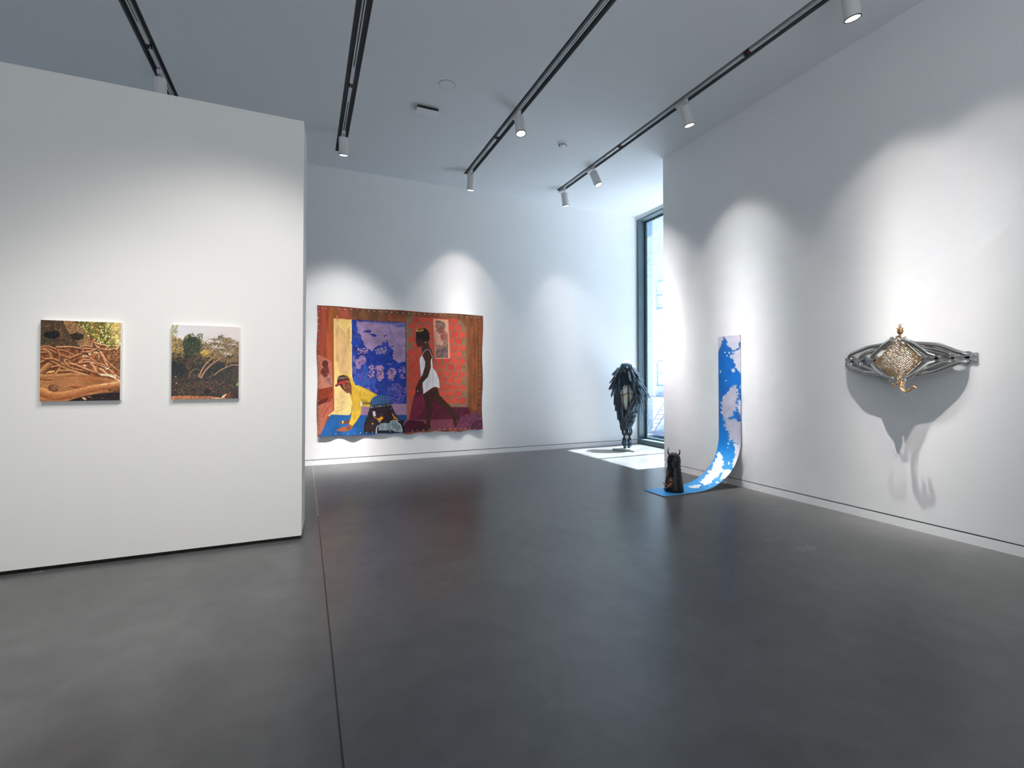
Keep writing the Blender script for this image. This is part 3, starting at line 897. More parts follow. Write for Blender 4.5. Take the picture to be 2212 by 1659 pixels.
    P.poly([(1184, 440), (1180, 480), (1184, 500), (1190, 522), (1196, 558), (1215, 570), (1245, 556), (1265, 530), (1300, 510), (1285, 430)], (60, 32, 26), tex=.15)
    P.stroke([(1196, 490), (1240, 495)], 3, 3, (130, 84, 60)); P.stroke([(1188, 488), (1200, 486)], 4, 3, (28, 14, 12)); P.stroke([(1198, 538), (1212, 540)], 4, 3, (100, 48, 44))
    P.ell(1262, 425, 74, 72, (34, 24, 20), rough=.12, seed=5); P.ell(1300, 470, 38, 44, (32, 22, 20)); P.poly([(1184, 400), (1240, 400), (1240, 440), (1186, 445)], (36, 24, 20))
    P.stroke([(1185, 385), (1225, 392), (1262, 380)], 9, 9, (206, 160, 60))
    for a in ((1188, 362), (1208, 372), (1230, 350), (1248, 358), (1262, 348)): P.stroke([(a[0], a[1]), (a[0] + 3, 388)], 5, 6, (214, 170, 70))
    P.ell(1292, 515, 5, 12, (206, 170, 80))
    P.poly([(1225, 705), (1252, 655), (1275, 700), (1300, 760), (1345, 720), (1366, 690), (1372, 800), (1412, 850), (1442, 930), (1452, 1026), (1390, 1012), (1330, 1048), (1268, 1096), (1258, 960), (1240, 880), (1232, 800)], (214, 214, 218), tex=.12, tsc=(.04, .01), seed=41)
    P.stroke([(1255, 655), (1290, 605), (1330, 600), (1362, 660), (1368, 700)], 5, 5, (206, 206, 206))
    for a in ([(1255, 740), (1245, 800)], [(1275, 740), (1268, 800)], [(1320, 850), (1300, 1040)], [(1380, 860), (1370, 1000)], [(1410, 900), (1420, 1010)], [(1345, 760), (1340, 840)]): P.stroke(a, 6, 4, (160, 164, 176), k=.8)
    P.poly([(1296, 640), (1318, 612), (1350, 640), (1352, 800), (1320, 900), (1262, 965), (1250, 1030), (1222, 1062), (1205, 1095), (1180, 1090), (1182, 1030), (1215, 950), (1258, 880), (1285, 790)], (62, 33, 24), tex=.2)
    P.stroke([(1322, 640), (1325, 780), (1290, 890)], 16, 10, (110, 62, 42), k=.5); P.ell(1205, 1062, 7, 7, (220, 190, 90))
    # kneeling figure in yellow hooded top
    P.poly([(315, 1420), (362, 1392), (400, 1396), (445, 1382), (445, 1420), (380, 1432)], (118, 58, 36), tex=.2); P.ell(365, 1408, 8, 18, (206, 178, 90))
    P.poly([(280, 1505), (350, 1468), (420, 1455), (440, 1430), (485, 1445), (470, 1480), (420, 1512), (360, 1515)], (146, 78, 50), tex=.2); P.ell(430, 1475, 8, 12, (70, 34, 26))
    P.poly([(440, 1080), (470, 1110), (485, 1200), (470, 1300), (455, 1330), (468, 1180)], (150, 130, 92), k=.8)
    P.poly([(345, 880), (400, 874), (440, 890), (472, 930), (500, 975), (502, 995), (545, 998), (640, 1042), (758, 1106), (700, 1150), (672, 1185), (678, 1242), (572, 1228), (567, 1320), (520, 1400), (474, 1452), (434, 1430), (460, 1340), (478, 1260), (462, 1120), (455, 1000), (440, 930), (400, 892)], (212, 172, 52), tex=.12, tsc=(.02, .02), seed=43)
    P.stroke([(480, 1010), (468, 1100), (500, 1240), (490, 1380)], 12, 14, (186, 132, 36), k=.5); P.stroke([(560, 1060), (566, 1180)], 10, 6, (170, 120, 34), k=.6)
    P.stroke([(520, 1020), (640, 1075), (720, 1110)], 26, 10, (228, 196, 84), k=.6)
    for k in range(9): P.stroke([(582 + k * 10, 1168 + k * 2), (586 + k * 10, 1200 + (k % 3) * 9), (594 + k * 10, 1190)], 4, 4, (44, 42, 28))
    P.stroke([(572, 1150), (640, 1170)], 4, 3, (50, 46, 28)); P.poly([(566, 1178), (580, 1178), (580, 1232), (566, 1232)], (210, 206, 220))
    P.poly([(325, 990), (440, 948), (462, 990), (466, 1110), (440, 1082), (410, 1085), (385, 1062), (352, 1030)], (114, 64, 42), tex=.15, seed=44)
    P.poly([(326, 992), (352, 1030), (385, 1062), (398, 1078), (372, 1010), (360, 985)], (72, 36, 28), k=.8)
    P.stroke([(378, 985), (380, 1022), (392, 1034)], 12, 14, (150, 90, 58)); P.stroke([(392, 1050), (410, 1040), (430, 1046)], 6, 5, (40, 22, 20)); P.stroke([(398, 1062), (416, 1062)], 7, 5, (160, 80, 70))
    P.ell(350, 990, 9, 4, (26, 14, 14)); P.ell(403, 980, 10, 4.5, (26, 14, 14)); P.stroke([(388, 968), (418, 964)], 4, 4, (36, 20, 18)); P.stroke([(338, 980), (358, 980)], 4, 3, (36, 20, 18))
    P.poly([(303, 945), (306, 912), (330, 890), (370, 880), (415, 892), (440, 930), (446, 950), (400, 945), (345, 962), (300, 985)], (48, 30, 26), tex=.2)
    P.poly([(276, 1004), (284, 988), (330, 958), (380, 945), (440, 940), (400, 962), (352, 985), (310, 1004), (288, 1012)], (168, 40, 46)); P.poly([(276, 1006), (330, 985), (360, 980), (310, 1006), (286, 1014)], (30, 40, 50))
    for k in range(9): P.stroke([(312 + k * 12, 925 - k * 2 + (k % 2) * 4), (318 + k * 12, 910 - k)], 4, 3, (214, 204, 190))
    for k in range(7): P.stroke([(318 + k * 15, 945 - k * 3), (324 + k * 15, 938 - k * 3)], 4, 3, (200, 60, 50))
    # plaid shorts, belt line, dark trousers
    P.poly([(672, 1205), (680, 1168), (710, 1130), (765, 1102), (860, 1098), (890, 1135), (898, 1198), (800, 1216), (680, 1222)], (34, 72, 118), tex=.15)
    for k in range(8): P.stroke([(690 + k * 26, 1110 + abs(k - 4) * 6), (700 + k * 26, 1212)], 5, 5, (120, 150, 190), k=.8)
    for k in range(3): P.stroke([(680, 1140 + k * 28), (890, 1125 + k * 28)], 4, 4, (90, 122, 170), k=.7)
    P.poly([(664, 1262), (668, 1232), (780, 1222), (900, 1198), (912, 1226), (955, 1312), (1000, 1385), (900, 1420), (780, 1440), (745, 1535), (600, 1530), (602, 1440), (640, 1330)], (38, 26, 32), tex=.4, tsc=(.02, .02), seed=45)
    P.poly([(664, 1264), (668, 1230), (905, 1196), (910, 1220), (800, 1246)], (14, 12, 14))
    for k in range(21):
        xx = 672 + k * 11.2; yy = 1246 - k * 1.55
        if k == 4 or k == 16: continue
        P.stroke([(xx, yy - 9), (xx + (k % 3) * 3 - 3, yy + 9)], 3, 3, (200, 200, 206)); P.stroke([(xx, yy - 8 + (k % 2) * 8), (xx + 6, yy - 8 + (k % 2) * 8)], 3, 3, (190, 190, 198))
    P.poly([(620, 1440), (700, 1390), (720, 1500), (640, 1520), (606, 1500)], (60, 34, 30), k=.7, tex=.3)
    P.poly([(699, 1290), (728, 1288), (735, 1342), (707, 1345)], (214, 206, 216)); P.stroke([(712, 1300), (716, 1335)], 4, 4, (150, 140, 160))
    P.poly([(745, 1375), (775, 1362), (795, 1346), (816, 1352), (818, 1372), (795, 1385), (782, 1412), (766, 1408), (775, 1392), (756, 1388)], (224, 156, 30)); P.stroke([(710, 1350), (745, 1362)], 5, 5, (206, 140, 30)); P.stroke([(715, 1364), (750, 1374)], 4, 4, (206, 140, 30))
    P.stroke([(925, 1320), (940, 1350), (960, 1360), (978, 1384)], 12, 9, (214, 148, 30)); P.stroke([(930, 1372), (962, 1366)], 8, 8, (206, 140, 30)); P.stroke([(912, 1305), (924, 1312)], 5, 5, (50, 120, 160))
    P.ell(700, 1428, 12, 8, (200, 140, 40)); P.ell(765, 1400, 8, 10, (46, 110, 160)); P.ell(800, 1325, 4, 4, (190, 180, 190)); P.ell(642, 1342, 4, 4, (190, 190, 190)); P.ell(908, 1262, 4, 4, (200, 200, 200))
    P.poly([(740, 1535), (748, 1470), (765, 1430), (800, 1415), (900, 1405), (1000, 1390), (1062, 1384), (1060, 1530)], (26, 20, 28), tex=.3)
    P.poly([(766, 1500), (768, 1450), (788, 1422), (840, 1418), (882, 1422), (905, 1398), (940, 1388), (990, 1388), (968, 1405), (1012, 1440), (1036, 1500), (1034, 1530), (980, 1520), (900, 1500), (830, 1505)], (120, 136, 142), tex=.35, tsc=(.05, .03), seed=46)
    for k in range(7): P.stroke([(790 + k * 14, 1430), (800 + k * 15, 1495)], 4, 3, (196, 208, 212), k=.8); P.stroke([(798 + k * 14, 1430), (806 + k * 15, 1492)], 4, 3, (60, 74, 80), k=.6)
    P.stroke([(740, 1530), (744, 1480), (760, 1446)], 16, 8, (190, 190, 204)); P.stroke([(965, 1400), (1010, 1440), (1030, 1500)], 9, 7, (206, 214, 220)); P.stroke([(900, 1402), (940, 1390), (990, 1389)], 6, 5, (200, 208, 214))
    P.poly([(985, 1392), (1064, 1384), (1044, 1450), (1016, 1436)], (22, 16, 22)); P.poly([(1060, 1388), (1078, 1386), (1056, 1440), (1036, 1460)], (120, 80, 96))
    # frayed darker hem
    P.stroke([(72, 103), (700, 128), (1300, 168), (1930, 217)], 12, 9, (66, 40, 24), k=.7)
    P.stroke([(75, 100), (80, 800), (78, 1580)], 8, 8, (120, 66, 48), k=.6)
    return P.c

UL, UR = at(685, 660, 1, YB), at(1042.3, 682.2, 1, YB)
LL, LR = at(685, 944.3, 1, YB), at(1041, 928, 1, YB)
def canvas_pos(u, v):
    u_, v_ = u[:, None], v[:, None]
    P = (np.array(UL) * (1 - u_) + np.array(UR) * u_) * (1 - v_) + (np.array(LL) * (1 - u_) + np.array(LR) * u_) * v_
    edge = np.maximum(0, v - .85) / .15
    P[:, 2] += (.012 * np.sin(u * 21) + .006 * np.sin(u * 57)) * edge ** 2 + .006 * np.sin(u * 17) * (1 - v) ** 8
    P[:, 0] += .008 * np.sin(v * 14) * (np.abs(u - .5) * 2) ** 6
    P[:, 1] = YB - .014 - .010 * edge ** 2 * (1 + np.sin(u * 40)) - .006 * (fbm(u * 9, v * 6, 3) - .5) - .01 * (1 - v) ** 10
    return P
cv = thing('painted_canvas', 'large unframed painting of a yellow hooded kneeling figure and a walking figure in white', 'painting', ((UL.x + UR.x) / 2, YB - .01, UL.z))
CANV = art_mat('canvas_paint', .65, .25)
art_grid('canvas', CANV, canvas_pos, 440, 330, paint_canvas, .88, cv, (670, 640, 5.185))
def canvas_pt(cx, cy):
    p = at(670 + cx / 5.185, 640 + cy / 5.185, 1, YB - .02)
    return p
STUD = mat('stud_steel', (205, 208, 214), .25, metal=.9)
proto = None
sp = [(95, 128), (140, 134), (175, 136), (248, 140), (320, 142), (390, 147), (458, 149), (524, 156), (592, 160), (656, 165), (720, 168), (787, 172), (850, 174), (913, 180), (976, 182), (1040, 188), (1103, 190), (1163, 194), (1224, 198), (1285, 202), (1344, 204), (1404, 208), (1461, 210), (1521, 214), (1577, 217), (1634, 219), (1691, 226), (1748, 231), (1803, 234), (1858, 242), (1890, 241)]
sp += [(102 if i == 0 else 94, 172 + i * 71.5) for i in range(19)] + [(105, 1548)]
sp += [(147, 1549), (218, 1544), (288, 1543), (358, 1541), (427, 1538), (498, 1534), (565, 1531), (631, 1527), (698, 1525), (763, 1522), (827, 1521), (893, 1518), (957, 1518), (1021, 1514), (1083, 1508), (1145, 1506), (1206, 1504), (1267, 1500), (1328, 1499), (1388, 1494), (1448, 1492), (1507, 1488), (1566, 1486), (1622, 1485), (1681, 1480), (1736, 1479), (1792, 1478), (1848, 1480), (1874, 1482)]
sp += [(1901, 275 + i * 61) for i in range(20)]
for cx, cy in sp[:100]:
    q = canvas_pt(cx, cy)
    if proto is None:
        o = MB().ball(q, .0125, 10, 6, (1, .7, 1)).build('stud', STUD, cv, smooth=60, loc=tuple(q))
        proto = o
    else:
        o = proto.copy(); COL.objects.link(o)
        o.location = q
tube_ = MB()
a = np.array(LL)
tube_.tube([(a[0] + .03, YB - .03, a[2] + .05), (a[0] + .03, YB - .03, a[2] - .10), (a[0] + .05, YB - .02, a[2] - .18), (a[0] + .035, YB - .02, a[2] - .22), (a[0] + .07, YB - .015, a[2] - .26)], .0018, 5)
tube_.tube([(a[0] + .045, YB - .02, a[2] - .16), (a[0] + .03, YB - .015, a[2] - .24)], .0015, 5)
tube_.build('loose_thread', mat('thread', (226, 222, 214), .8), cv)

# ------------------------------------------------------------------ two photographs on the partition
def paint_roots(x, y):
    P = Paint(x, y)
    rs = np.random.RandomState(8)
    P.poly([(0, 0), (1734, 0), (1734, 1659), (0, 1659)], (96, 62, 40), tex=.5, tsc=(.01, .01), seed=50)
    P.poly([(190, 140), (900, 150), (1000, 470), (900, 600), (190, 620)], (74, 54, 36), tex=.7, tsc=(.03, .03), seed=51)
    P.ell(400, 400, 130, 70, (16, 14, 14), rough=.3); P.ell(300, 490, 90, 40, (60, 58, 28), tex=.5)
    P.poly([(560, 160), (780, 180), (1010, 420), (1060, 600), (860, 600), (700, 420)], (142, 104, 66), tex=.5, tsc=(.04, .04), seed=52, rough=20)
    P.ell(800, 430, 110, 60, (40, 30, 20), rough=.3, tex=.5); P.ell(700, 540, 120, 40, (66, 50, 34), rough=.3, tex=.6)
    P.poly([(790, 180), (1520, 200), (1520, 640), (1300, 620), (1010, 430)], (96, 84, 38), tex=.8, tsc=(.03, .03), seed=53)
    P.poly([(1300, 200), (1520, 200), (1520, 560), (1420, 560)], (196, 160, 96), k=.7, tex=.4, tsc=(.02, .02), seed=54, rough=40)
    for k in range(520):
        a, b = 800 + rs.rand() * 710, 185 + rs.rand() * 420
        if b > 200 + (a - 780) * 1.1: continue
        g = rs.rand()
        P.ell(a, b, 6 + rs.rand() * 9, 5 + rs.rand() * 8, [(214, 206, 96), (150, 140, 50), (52, 50, 22), (240, 224, 170), (110, 106, 40)][int(g * 5)], k=.8, ang=rs.rand() * 3)
    for k in range(380):
        a, b = 205 + rs.rand() * 700, 165 + rs.rand() * 440
        P.ell(a, b, 5 + rs.rand() * 9, 4 + rs.rand() * 7, [(150, 116, 92), (46, 34, 24), (110, 84, 56), (84, 64, 40), (24, 20, 16)][int(rs.rand() * 5)], k=.6, ang=rs.rand() * 3)
    P.stroke([(1045, 200), (1100, 300), (1150, 400)], 14, 12, (140, 80, 44))
    P.poly([(190, 620), (1520, 640), (1520, 1110), (190, 1110)], (126, 72, 40), tex=.7, tsc=(.025, .025), seed=55)
    P.poly([(1200, 660), (1520, 640), (1520, 1010), (1330, 960)], (104, 66, 34), tex=.8, tsc=(.04, .04), seed=56)
    for k in range(300):
        a, b = 210 + rs.rand() * 1290, 640 + rs.rand() * 420
        P.ell(a, b, 5 + rs.rand() * 16, 3 + rs.rand() * 7, [(190, 120, 74), (60, 30, 18), (150, 60, 30), (222, 170, 120), (40, 24, 16)][int(rs.rand() * 5)], k=.6, ang=rs.rand() * 3)
    B1, H1 = (112, 62, 34), (206, 148, 98)
    roots = [([(205, 610), (320, 590), (480, 640), (620, 670), (760, 740)], 34, 22), ([(215, 640), (320, 625), (460, 700)], 26, 18), ([(470, 605), (700, 600), (880, 625), (1050, 630), (1170, 660)], 32, 26),
             ([(270, 650), (350, 700), (385, 790), (400, 830)], 60, 60), ([(380, 870), (300, 940), (215, 1020)], 100, 90), ([(205, 850), (320, 815), (420, 850), (560, 920), (700, 975), (860, 1000)], 40, 30),
             ([(285, 795), (440, 800), (600, 900), (760, 960), (1000, 1000)], 38, 30), ([(490, 650), (520, 740), (510, 830)], 24, 30), ([(1200, 570), (1080, 650), (900, 700), (740, 760), (610, 820), (630, 880), (700, 940)], 26, 38),
             ([(670, 805), (690, 900)], 30, 26), ([(690, 870), (800, 900), (920, 950), (1060, 1000), (1180, 1050)], 40, 30), ([(830, 850), (920, 810), (1040, 820), (1120, 880), (1200, 930)], 26, 22),
             ([(840, 860), (1000, 845), (1150, 890), (1290, 950)], 30, 20), ([(920, 730), (1030, 790), (1140, 860), (1260, 900)], 20, 16), ([(390, 930), (500, 910), (640, 960), (800, 1010), (960, 1060)], 32, 34),
             ([(520, 990), (700, 990), (860, 1040), (1000, 1080)], 34, 40), ([(1190, 690), (1240, 780), (1290, 900)], 42, 34), ([(1150, 700), (1165, 780), (1150, 820)], 16, 14), ([(1040, 880), (1085, 950), (1110, 1010)], 56, 50),
             ([(900, 640), (905, 700)], 26, 20), ([(880, 600), (960, 580), (1040, 600)], 18, 14), ([(1050, 600), (1050, 520), (1090, 480), (1080, 540)], 18, 16), ([(1090, 530), (1180, 560), (1260, 570), (1300, 610), (1230, 650)], 24, 16),
             ([(1100, 560), (1160, 620), (1320, 650), (1340, 620)], 18, 14), ([(1330, 650), (1430, 625), (1470, 690)], 18, 14), ([(1180, 960), (1260, 1020), (1320, 1070), (1420, 1100)], 40, 34), ([(1270, 800), (1360, 900), (1500, 1000)], 14, 10),
             ([(1320, 960), (1400, 1040), (1500, 1100)], 26, 20), ([(880, 680), (1000, 690), (1060, 740)], 16, 12), ([(560, 740), (700, 790)], 22, 18), ([(205, 690), (290, 690)], 30, 26), ([(1450, 640), (1500, 560)], 40, 36)]
    for pts, a, b in roots:
        g = min(1, max(0, (np.mean([q[0] for q in pts]) - 500) / 700))
        P.stroke([(q[0] + 4, q[1] + 12) for q in pts], a * 1.1, b * 1.1, (50, 26, 14), k=.8)
        P.stroke(pts, a, b, (112 + 30 * g, 62 + 12 * g, 34), (198 + 44 * g, 140 + 50 * g, 90 + 56 * g), tex=.2, seed=a)
    P.poly([(190, 1050), (800, 1030), (1100, 1080), (1400, 1130), (1520, 1120), (1520, 1500), (190, 1500)], (168, 110, 66), tex=.25, tsc=(.004, .03), seed=57)
    P.poly([(830, 1080), (1100, 1070), (1380, 1140), (1180, 1200), (860, 1170)], (150, 92, 50), tex=.4, tsc=(.01, .04), seed=58)
    P.stroke([(200, 1080), (500, 1075), (700, 1050), (820, 1060)], 74, 50, (150, 92, 52), (196, 140, 88), tex=.12)
    P.stroke([(210, 1230), (260, 1150), (350, 1120), (440, 1120)], 44, 24, (140, 84, 46), (196, 136, 84))
    P.stroke([(200, 1130), (400, 1140)], 14, 8, (70, 36, 20)); P.stroke([(520, 945), (440, 1050)], 26, 30, (170, 112, 66), (210, 150, 96)); P.poly([(280, 1030), (340, 990), (430, 985), (440, 1010)], (226, 170, 100))
    P.ell(415, 1270, 88, 62, (104, 62, 40), tex=.5); P.ell(430, 1260, 60, 40, (150, 98, 66), k=.7, tex=.4)
    P.poly([(700, 1235), (860, 1230), (1000, 1240), (900, 1270), (780, 1275)], (160, 84, 50), tex=.2); P.stroke([(700, 1240), (820, 1275), (900, 1268)], 10, 6, (44, 22, 14))
    P.stroke([(220, 1330), (420, 1400), (700, 1370), (1000, 1290), (1300, 1235), (1520, 1215)], 150, 90, (138, 72, 36), (214, 146, 88), tex=.12)
    P.stroke([(1200, 1215), (1510, 1165)], 24, 30, (250, 200, 140), k=.7); P.stroke([(1200, 1050), (1330, 1060), (1420, 1110), (1510, 1150)], 40, 20, (255, 226, 180), k=.8)
    P.poly([(660, 1475), (900, 1400), (1220, 1345), (1520, 1330), (1520, 1500), (640, 1500)], (30, 20, 20), tex=.8, tsc=(.03, .03), seed=59)
    P.poly([(1280, 1260), (1520, 1230), (1520, 1340), (1330, 1345)], (96, 56, 34), tex=.6, seed=60)
    P.poly([(876, 1410), (930, 1425), (960, 1450), (940, 1468), (900, 1450)], (220, 160, 120)); P.ell(1000, 1415, 26, 8, (170, 110, 80), rough=.3)
    for a in ((1290, 940, 20, 34), (925, 750, 24, 14), (930, 905, 18, 14), (1010, 720, 10, 14), (1420, 1090, 50, 24), (1330, 1060, 40, 16), (1100, 690, 30, 10)):
        for k in range(14):
            P.ell(a[0] + rs.randn() * a[2], a[1] + rs.randn() * a[3] * .6, 5 + rs.rand() * 9, 3 + rs.rand() * 6, (250, 222 + rs.rand() * 14, 190), k=.8, ang=rs.rand() * 3)
    for a in ((870, 888, 14, 8), (1240, 697, 18, 10), (1330, 915, 20, 8), (1320, 1180, 30, 16), (1380, 1110, 16, 12), (1480, 1105, 20, 12), (1005, 486, 12, 8), (1450, 1030, 50, 16)):
        for k in range(12):
            P.ell(a[0] + rs.randn() * a[2], a[1] + rs.randn() * a[3], 4 + rs.rand() * 8, 3 + rs.rand() * 5, (150 + rs.rand() * 50, 44, 22), k=.75, ang=rs.rand() * 3)
    for k in range(520):
        u = rs.rand()
        a = 260 + u * 1240; b = 1345 + 40 * math.sin(u * 3.0) - 190 * u + 60 + rs.randn() * 34
        P.stroke([(a, b), (a + 30 + rs.rand() * 70, b - 6 - 14 * u)], 2 + rs.rand() * 4, 2, [(120, 62, 32), (226, 162, 104), (170, 100, 56), (196, 128, 74)][int(rs.rand() * 4)], k=.4)
    for k in range(420):
        a, b = 205 + rs.rand() * 1300, 1040 + rs.rand() * 420
        P.stroke([(a, b), (a + 20 + rs.rand() * 50, b + rs.randn() * 6 - 4)], 3 + rs.rand() * 5, 2, [(96, 52, 28), (206, 150, 100), (150, 92, 52), (120, 66, 36)][int(rs.rand() * 4)], k=.45)
    for k in range(260):
        a, b = 650 + rs.rand() * 850, 600 + rs.rand() * 460
        P.stroke([(a, b), (a + rs.randn() * 40, b + rs.randn() * 22)], 3 + rs.rand() * 5, 2, [(236, 180, 130), (70, 34, 20), (200, 130, 80), (40, 22, 14), (186, 78, 40)][int(rs.rand() * 5)], k=.6)
    f = np.clip((P.x - 900) / 700, 0, 1)[:, None] * np.clip(1 - np.abs(P.y - 500)[:, None] / 900, 0, 1)
    P.c = P.c * (1 + .18 * f) + 10 * f
    return P.c

def paint_grove(x, y):
    P = Paint(x, y)
    rs = np.random.RandomState(21)
    g_ = np.clip((x - 250) / 1100, 0, 1)[:, None]
    P.c = np.array([202., 200, 202]) * (1 - g_) + np.array([205., 192, 184]) * g_
    P.poly([(160, 350), (300, 400), (380, 470), (470, 330), (560, 400), (700, 440), (760, 480), (900, 430), (1060, 400), (1220, 420), (1390, 500), (1390, 760), (160, 760)], (120, 98, 70), tex=.5, tsc=(.03, .03), seed=70, rough=50)
    P.poly([(380, 460), (500, 370), (640, 430), (700, 520), (680, 680), (420, 720), (360, 600)], (34, 42, 24), tex=.7, tsc=(.04, .04), seed=71, rough=40)
    P.poly([(160, 680), (1390, 740), (1390, 1520), (160, 1520)], (44, 34, 26), tex=.8, tsc=(.02, .02), seed=72)
    P.ell(290, 960, 140, 150, (16, 20, 22), rough=.2, tex=.5); P.ell(1180, 900, 240, 70, (24, 18, 16), rough=.2); P.ell(900, 1060, 180, 90, (30, 24, 20), rough=.3)
    P.poly([(1000, 780), (1390, 760), (1390, 850), (1240, 870), (1050, 850)], (128, 96, 62), k=.8, tex=.4, rough=20)
    P.poly([(1250, 950), (1390, 900), (1390, 1240), (1260, 1150)], (70, 44, 30), k=.8, tex=.4, rough=20)
    def leaves(n, x0, x1, y0, y1, cols, r0=5, r1=11, f=None, k=.85):
        for i in range(n):
            a, b = x0 + rs.rand() * (x1 - x0), y0 + rs.rand() * (y1 - y0)
            if f and not f(a, b): continue
            P.ell(a, b, r0 + rs.rand() * (r1 - r0), r0 * .7 + rs.rand() * (r1 - r0) * .8, cols[int(rs.rand() * len(cols))], k=k, ang=rs.rand() * 3)
    YL, GR, DK, OR, PK = (206, 174, 70), (92, 100, 42), (22, 30, 20), (200, 128, 56), (214, 184, 150)
    leaves(120, 168, 275, 180, 340, [YL, GR, (150, 140, 60), (70, 80, 36)])
    leaves(330, 168, 420, 330, 760, [YL, YL, GR, OR, (60, 60, 30), (230, 200, 120)], f=lambda a, b: a < 260 + (b - 330) * .5)
    leaves(420, 370, 730, 330, 740, [DK, (34, 46, 30), (56, 70, 36), DK, (100, 110, 48)], f=lambda a, b: ((a - 540) / 190) ** 2 + ((b - 560) / 230) ** 2 < 1)
    leaves(560, 720, 1390, 380, 760, [(92, 80, 52), (60, 52, 36), (150, 128, 92), (214, 200, 190), (120, 104, 60), (70, 70, 44)], f=lambda a, b: b > 470 - 70 * math.sin((a - 720) / 210))
    leaves(60, 640, 730, 335, 420, [(70, 80, 46), (100, 104, 60)]); leaves(40, 1000, 1100, 360, 420, [(90, 84, 60), (60, 50, 40)])
    for (a0, b0, n0) in ((1160, 695, 60), (800, 480, 40), (940, 570, 34), (1290, 520, 24), (1050, 600, 20), (320, 400, 40), (880, 470, 40), (1000, 480, 30)):
        for k in range(n0):
            P.ell(a0 + rs.randn() * 42, b0 + rs.randn() * 16, 4 + rs.rand() * 7, 3 + rs.rand() * 5, (222, 210, 206), k=.85)
    P.ell(785, 690, 90, 60, (196, 160, 60), k=.8, rough=.4, tex=.3); P.ell(960, 760, 100, 30, (190, 140, 56), k=.7, rough=.4, tex=.3)
    leaves(200, 690, 1380, 640, 800, [YL, OR, (160, 120, 60), (90, 64, 36), (120, 96, 56)], 4, 9)
    leaves(420, 172, 1380, 760, 1420, [(18, 22, 18), (50, 44, 30), (70, 74, 48), (30, 26, 20), (92, 70, 46)], 5, 13, k=.6)
    leaves(260, 230, 1000, 1200, 1420, [(150, 96, 56), (96, 58, 34), (40, 30, 24), (120, 84, 48), (60, 66, 34)], 6, 16, k=.6)
    leaves(180, 800, 1380, 1050, 1360, [(70, 84, 70), (110, 116, 100), (34, 40, 34), (90, 54, 40)], 5, 10, k=.7)
    leaves(420, 172, 1385, 700, 880, [(20, 22, 18), (44, 36, 26), (30, 28, 22), (120, 92, 52), (150, 118, 60)], 5, 14, k=.8)
    leaves(300, 560, 1385, 740, 900, [(150, 112, 60), (190, 140, 66), (96, 70, 40), (60, 44, 28)], 3, 8, k=.7)
    leaves(500, 172, 1380, 1120, 1500, [(126, 74, 44), (86, 50, 32), (40, 26, 20), (150, 98, 60), (24, 20, 18), (104, 84, 56)], 4, 13, k=.7)
    leaves(300, 172, 1380, 860, 1200, [(16, 16, 16), (30, 32, 28), (52, 48, 38)], 6, 18, k=.7)
    leaves(500, 172, 1380, 740, 1440, [(110, 100, 70), (150, 130, 96), (60, 66, 44), (24, 24, 20), (130, 84, 50)], 2, 6, k=.6)
    leaves(300, 380, 1380, 380, 760, [(196, 176, 120), (40, 44, 28), (120, 116, 60), (20, 24, 18)], 3, 7, k=.7)
    TR_, TH = (110, 72, 46), (214, 170, 128)
    P.stroke([(665, 1115), (720, 980), (800, 870), (900, 780), (960, 700)], 30, 12, TR_, TH); P.stroke([(700, 1130), (780, 1000), (880, 900), (990, 820), (1100, 760)], 32, 12, TR_, TH)
    P.stroke([(930, 1085), (1040, 1000), (1140, 950), (1250, 905), (1370, 905)], 20, 18, TR_, (196, 156, 110)); P.stroke([(1130, 950), (1165, 880), (1170, 810)], 14, 8, TR_, TH); P.stroke([(860, 1130), (900, 1070), (890, 1020)], 10, 8, TR_, (170, 130, 100))
    P.stroke([(510, 1110), (490, 1000), (440, 920), (480, 850), (540, 780)], 16, 10, (70, 40, 26), (150, 90, 56)); P.stroke([(500, 1050), (560, 990), (620, 970), (690, 1000)], 12, 8, (90, 84, 40), (160, 150, 80))
    P.stroke([(480, 1150), (500, 1060)], 14, 10, (90, 56, 40), (180, 130, 100)); P.stroke([(600, 1110), (550, 1060)], 18, 12, (90, 56, 40), (150, 100, 70)); P.stroke([(640, 1090), (650, 1040)], 12, 6, (150, 110, 90))
    for a in ([(720, 700), (850, 640), (960, 560)], [(960, 700), (990, 600), (1060, 500)], [(1100, 760), (1200, 640), (1330, 560)], [(1060, 420), (1070, 300)], [(1040, 400), (1000, 330)], [(1110, 400), (1160, 330)], [(640, 400), (655, 350)]): P.stroke(a, 6, 3, (90, 70, 54), k=.8)
    P.poly([(160, 1455), (500, 1450), (860, 1460), (1000, 1480), (1390, 1490), (1390, 1530), (160, 1530)], (170, 104, 66), tex=.5, tsc=(.04, .04), seed=75, rough=10)
    P.poly([(1180, 1390), (1250, 1350), (1390, 1350), (1390, 1505), (1130, 1500)], (58, 34, 32), tex=.5, seed=76, rough=10); P.poly([(1140, 1490), (1180, 1400), (1250, 1370), (1220, 1440), (1260, 1500)], (120, 60, 30), k=.8, tex=.3, rough=8)
    P.poly([(1080, 1450), (1150, 1410), (1160, 1430), (1100, 1490), (1060, 1490)], (226, 190, 140), rough=6); P.poly([(900, 1500), (1000, 1480), (1060, 1500)], (236, 190, 130))
    P.ell(820, 1370, 60, 50, (20, 14, 18), rough=.3); P.ell(245, 1105, 12, 9, (196, 160, 150)); P.ell(262, 1226, 12, 9, (196, 170, 160)); P.ell(866, 1335, 16, 9, (180, 40, 30)); P.ell(1350, 1250, 20, 30, (120, 150, 50), rough=.4)
    return P.c

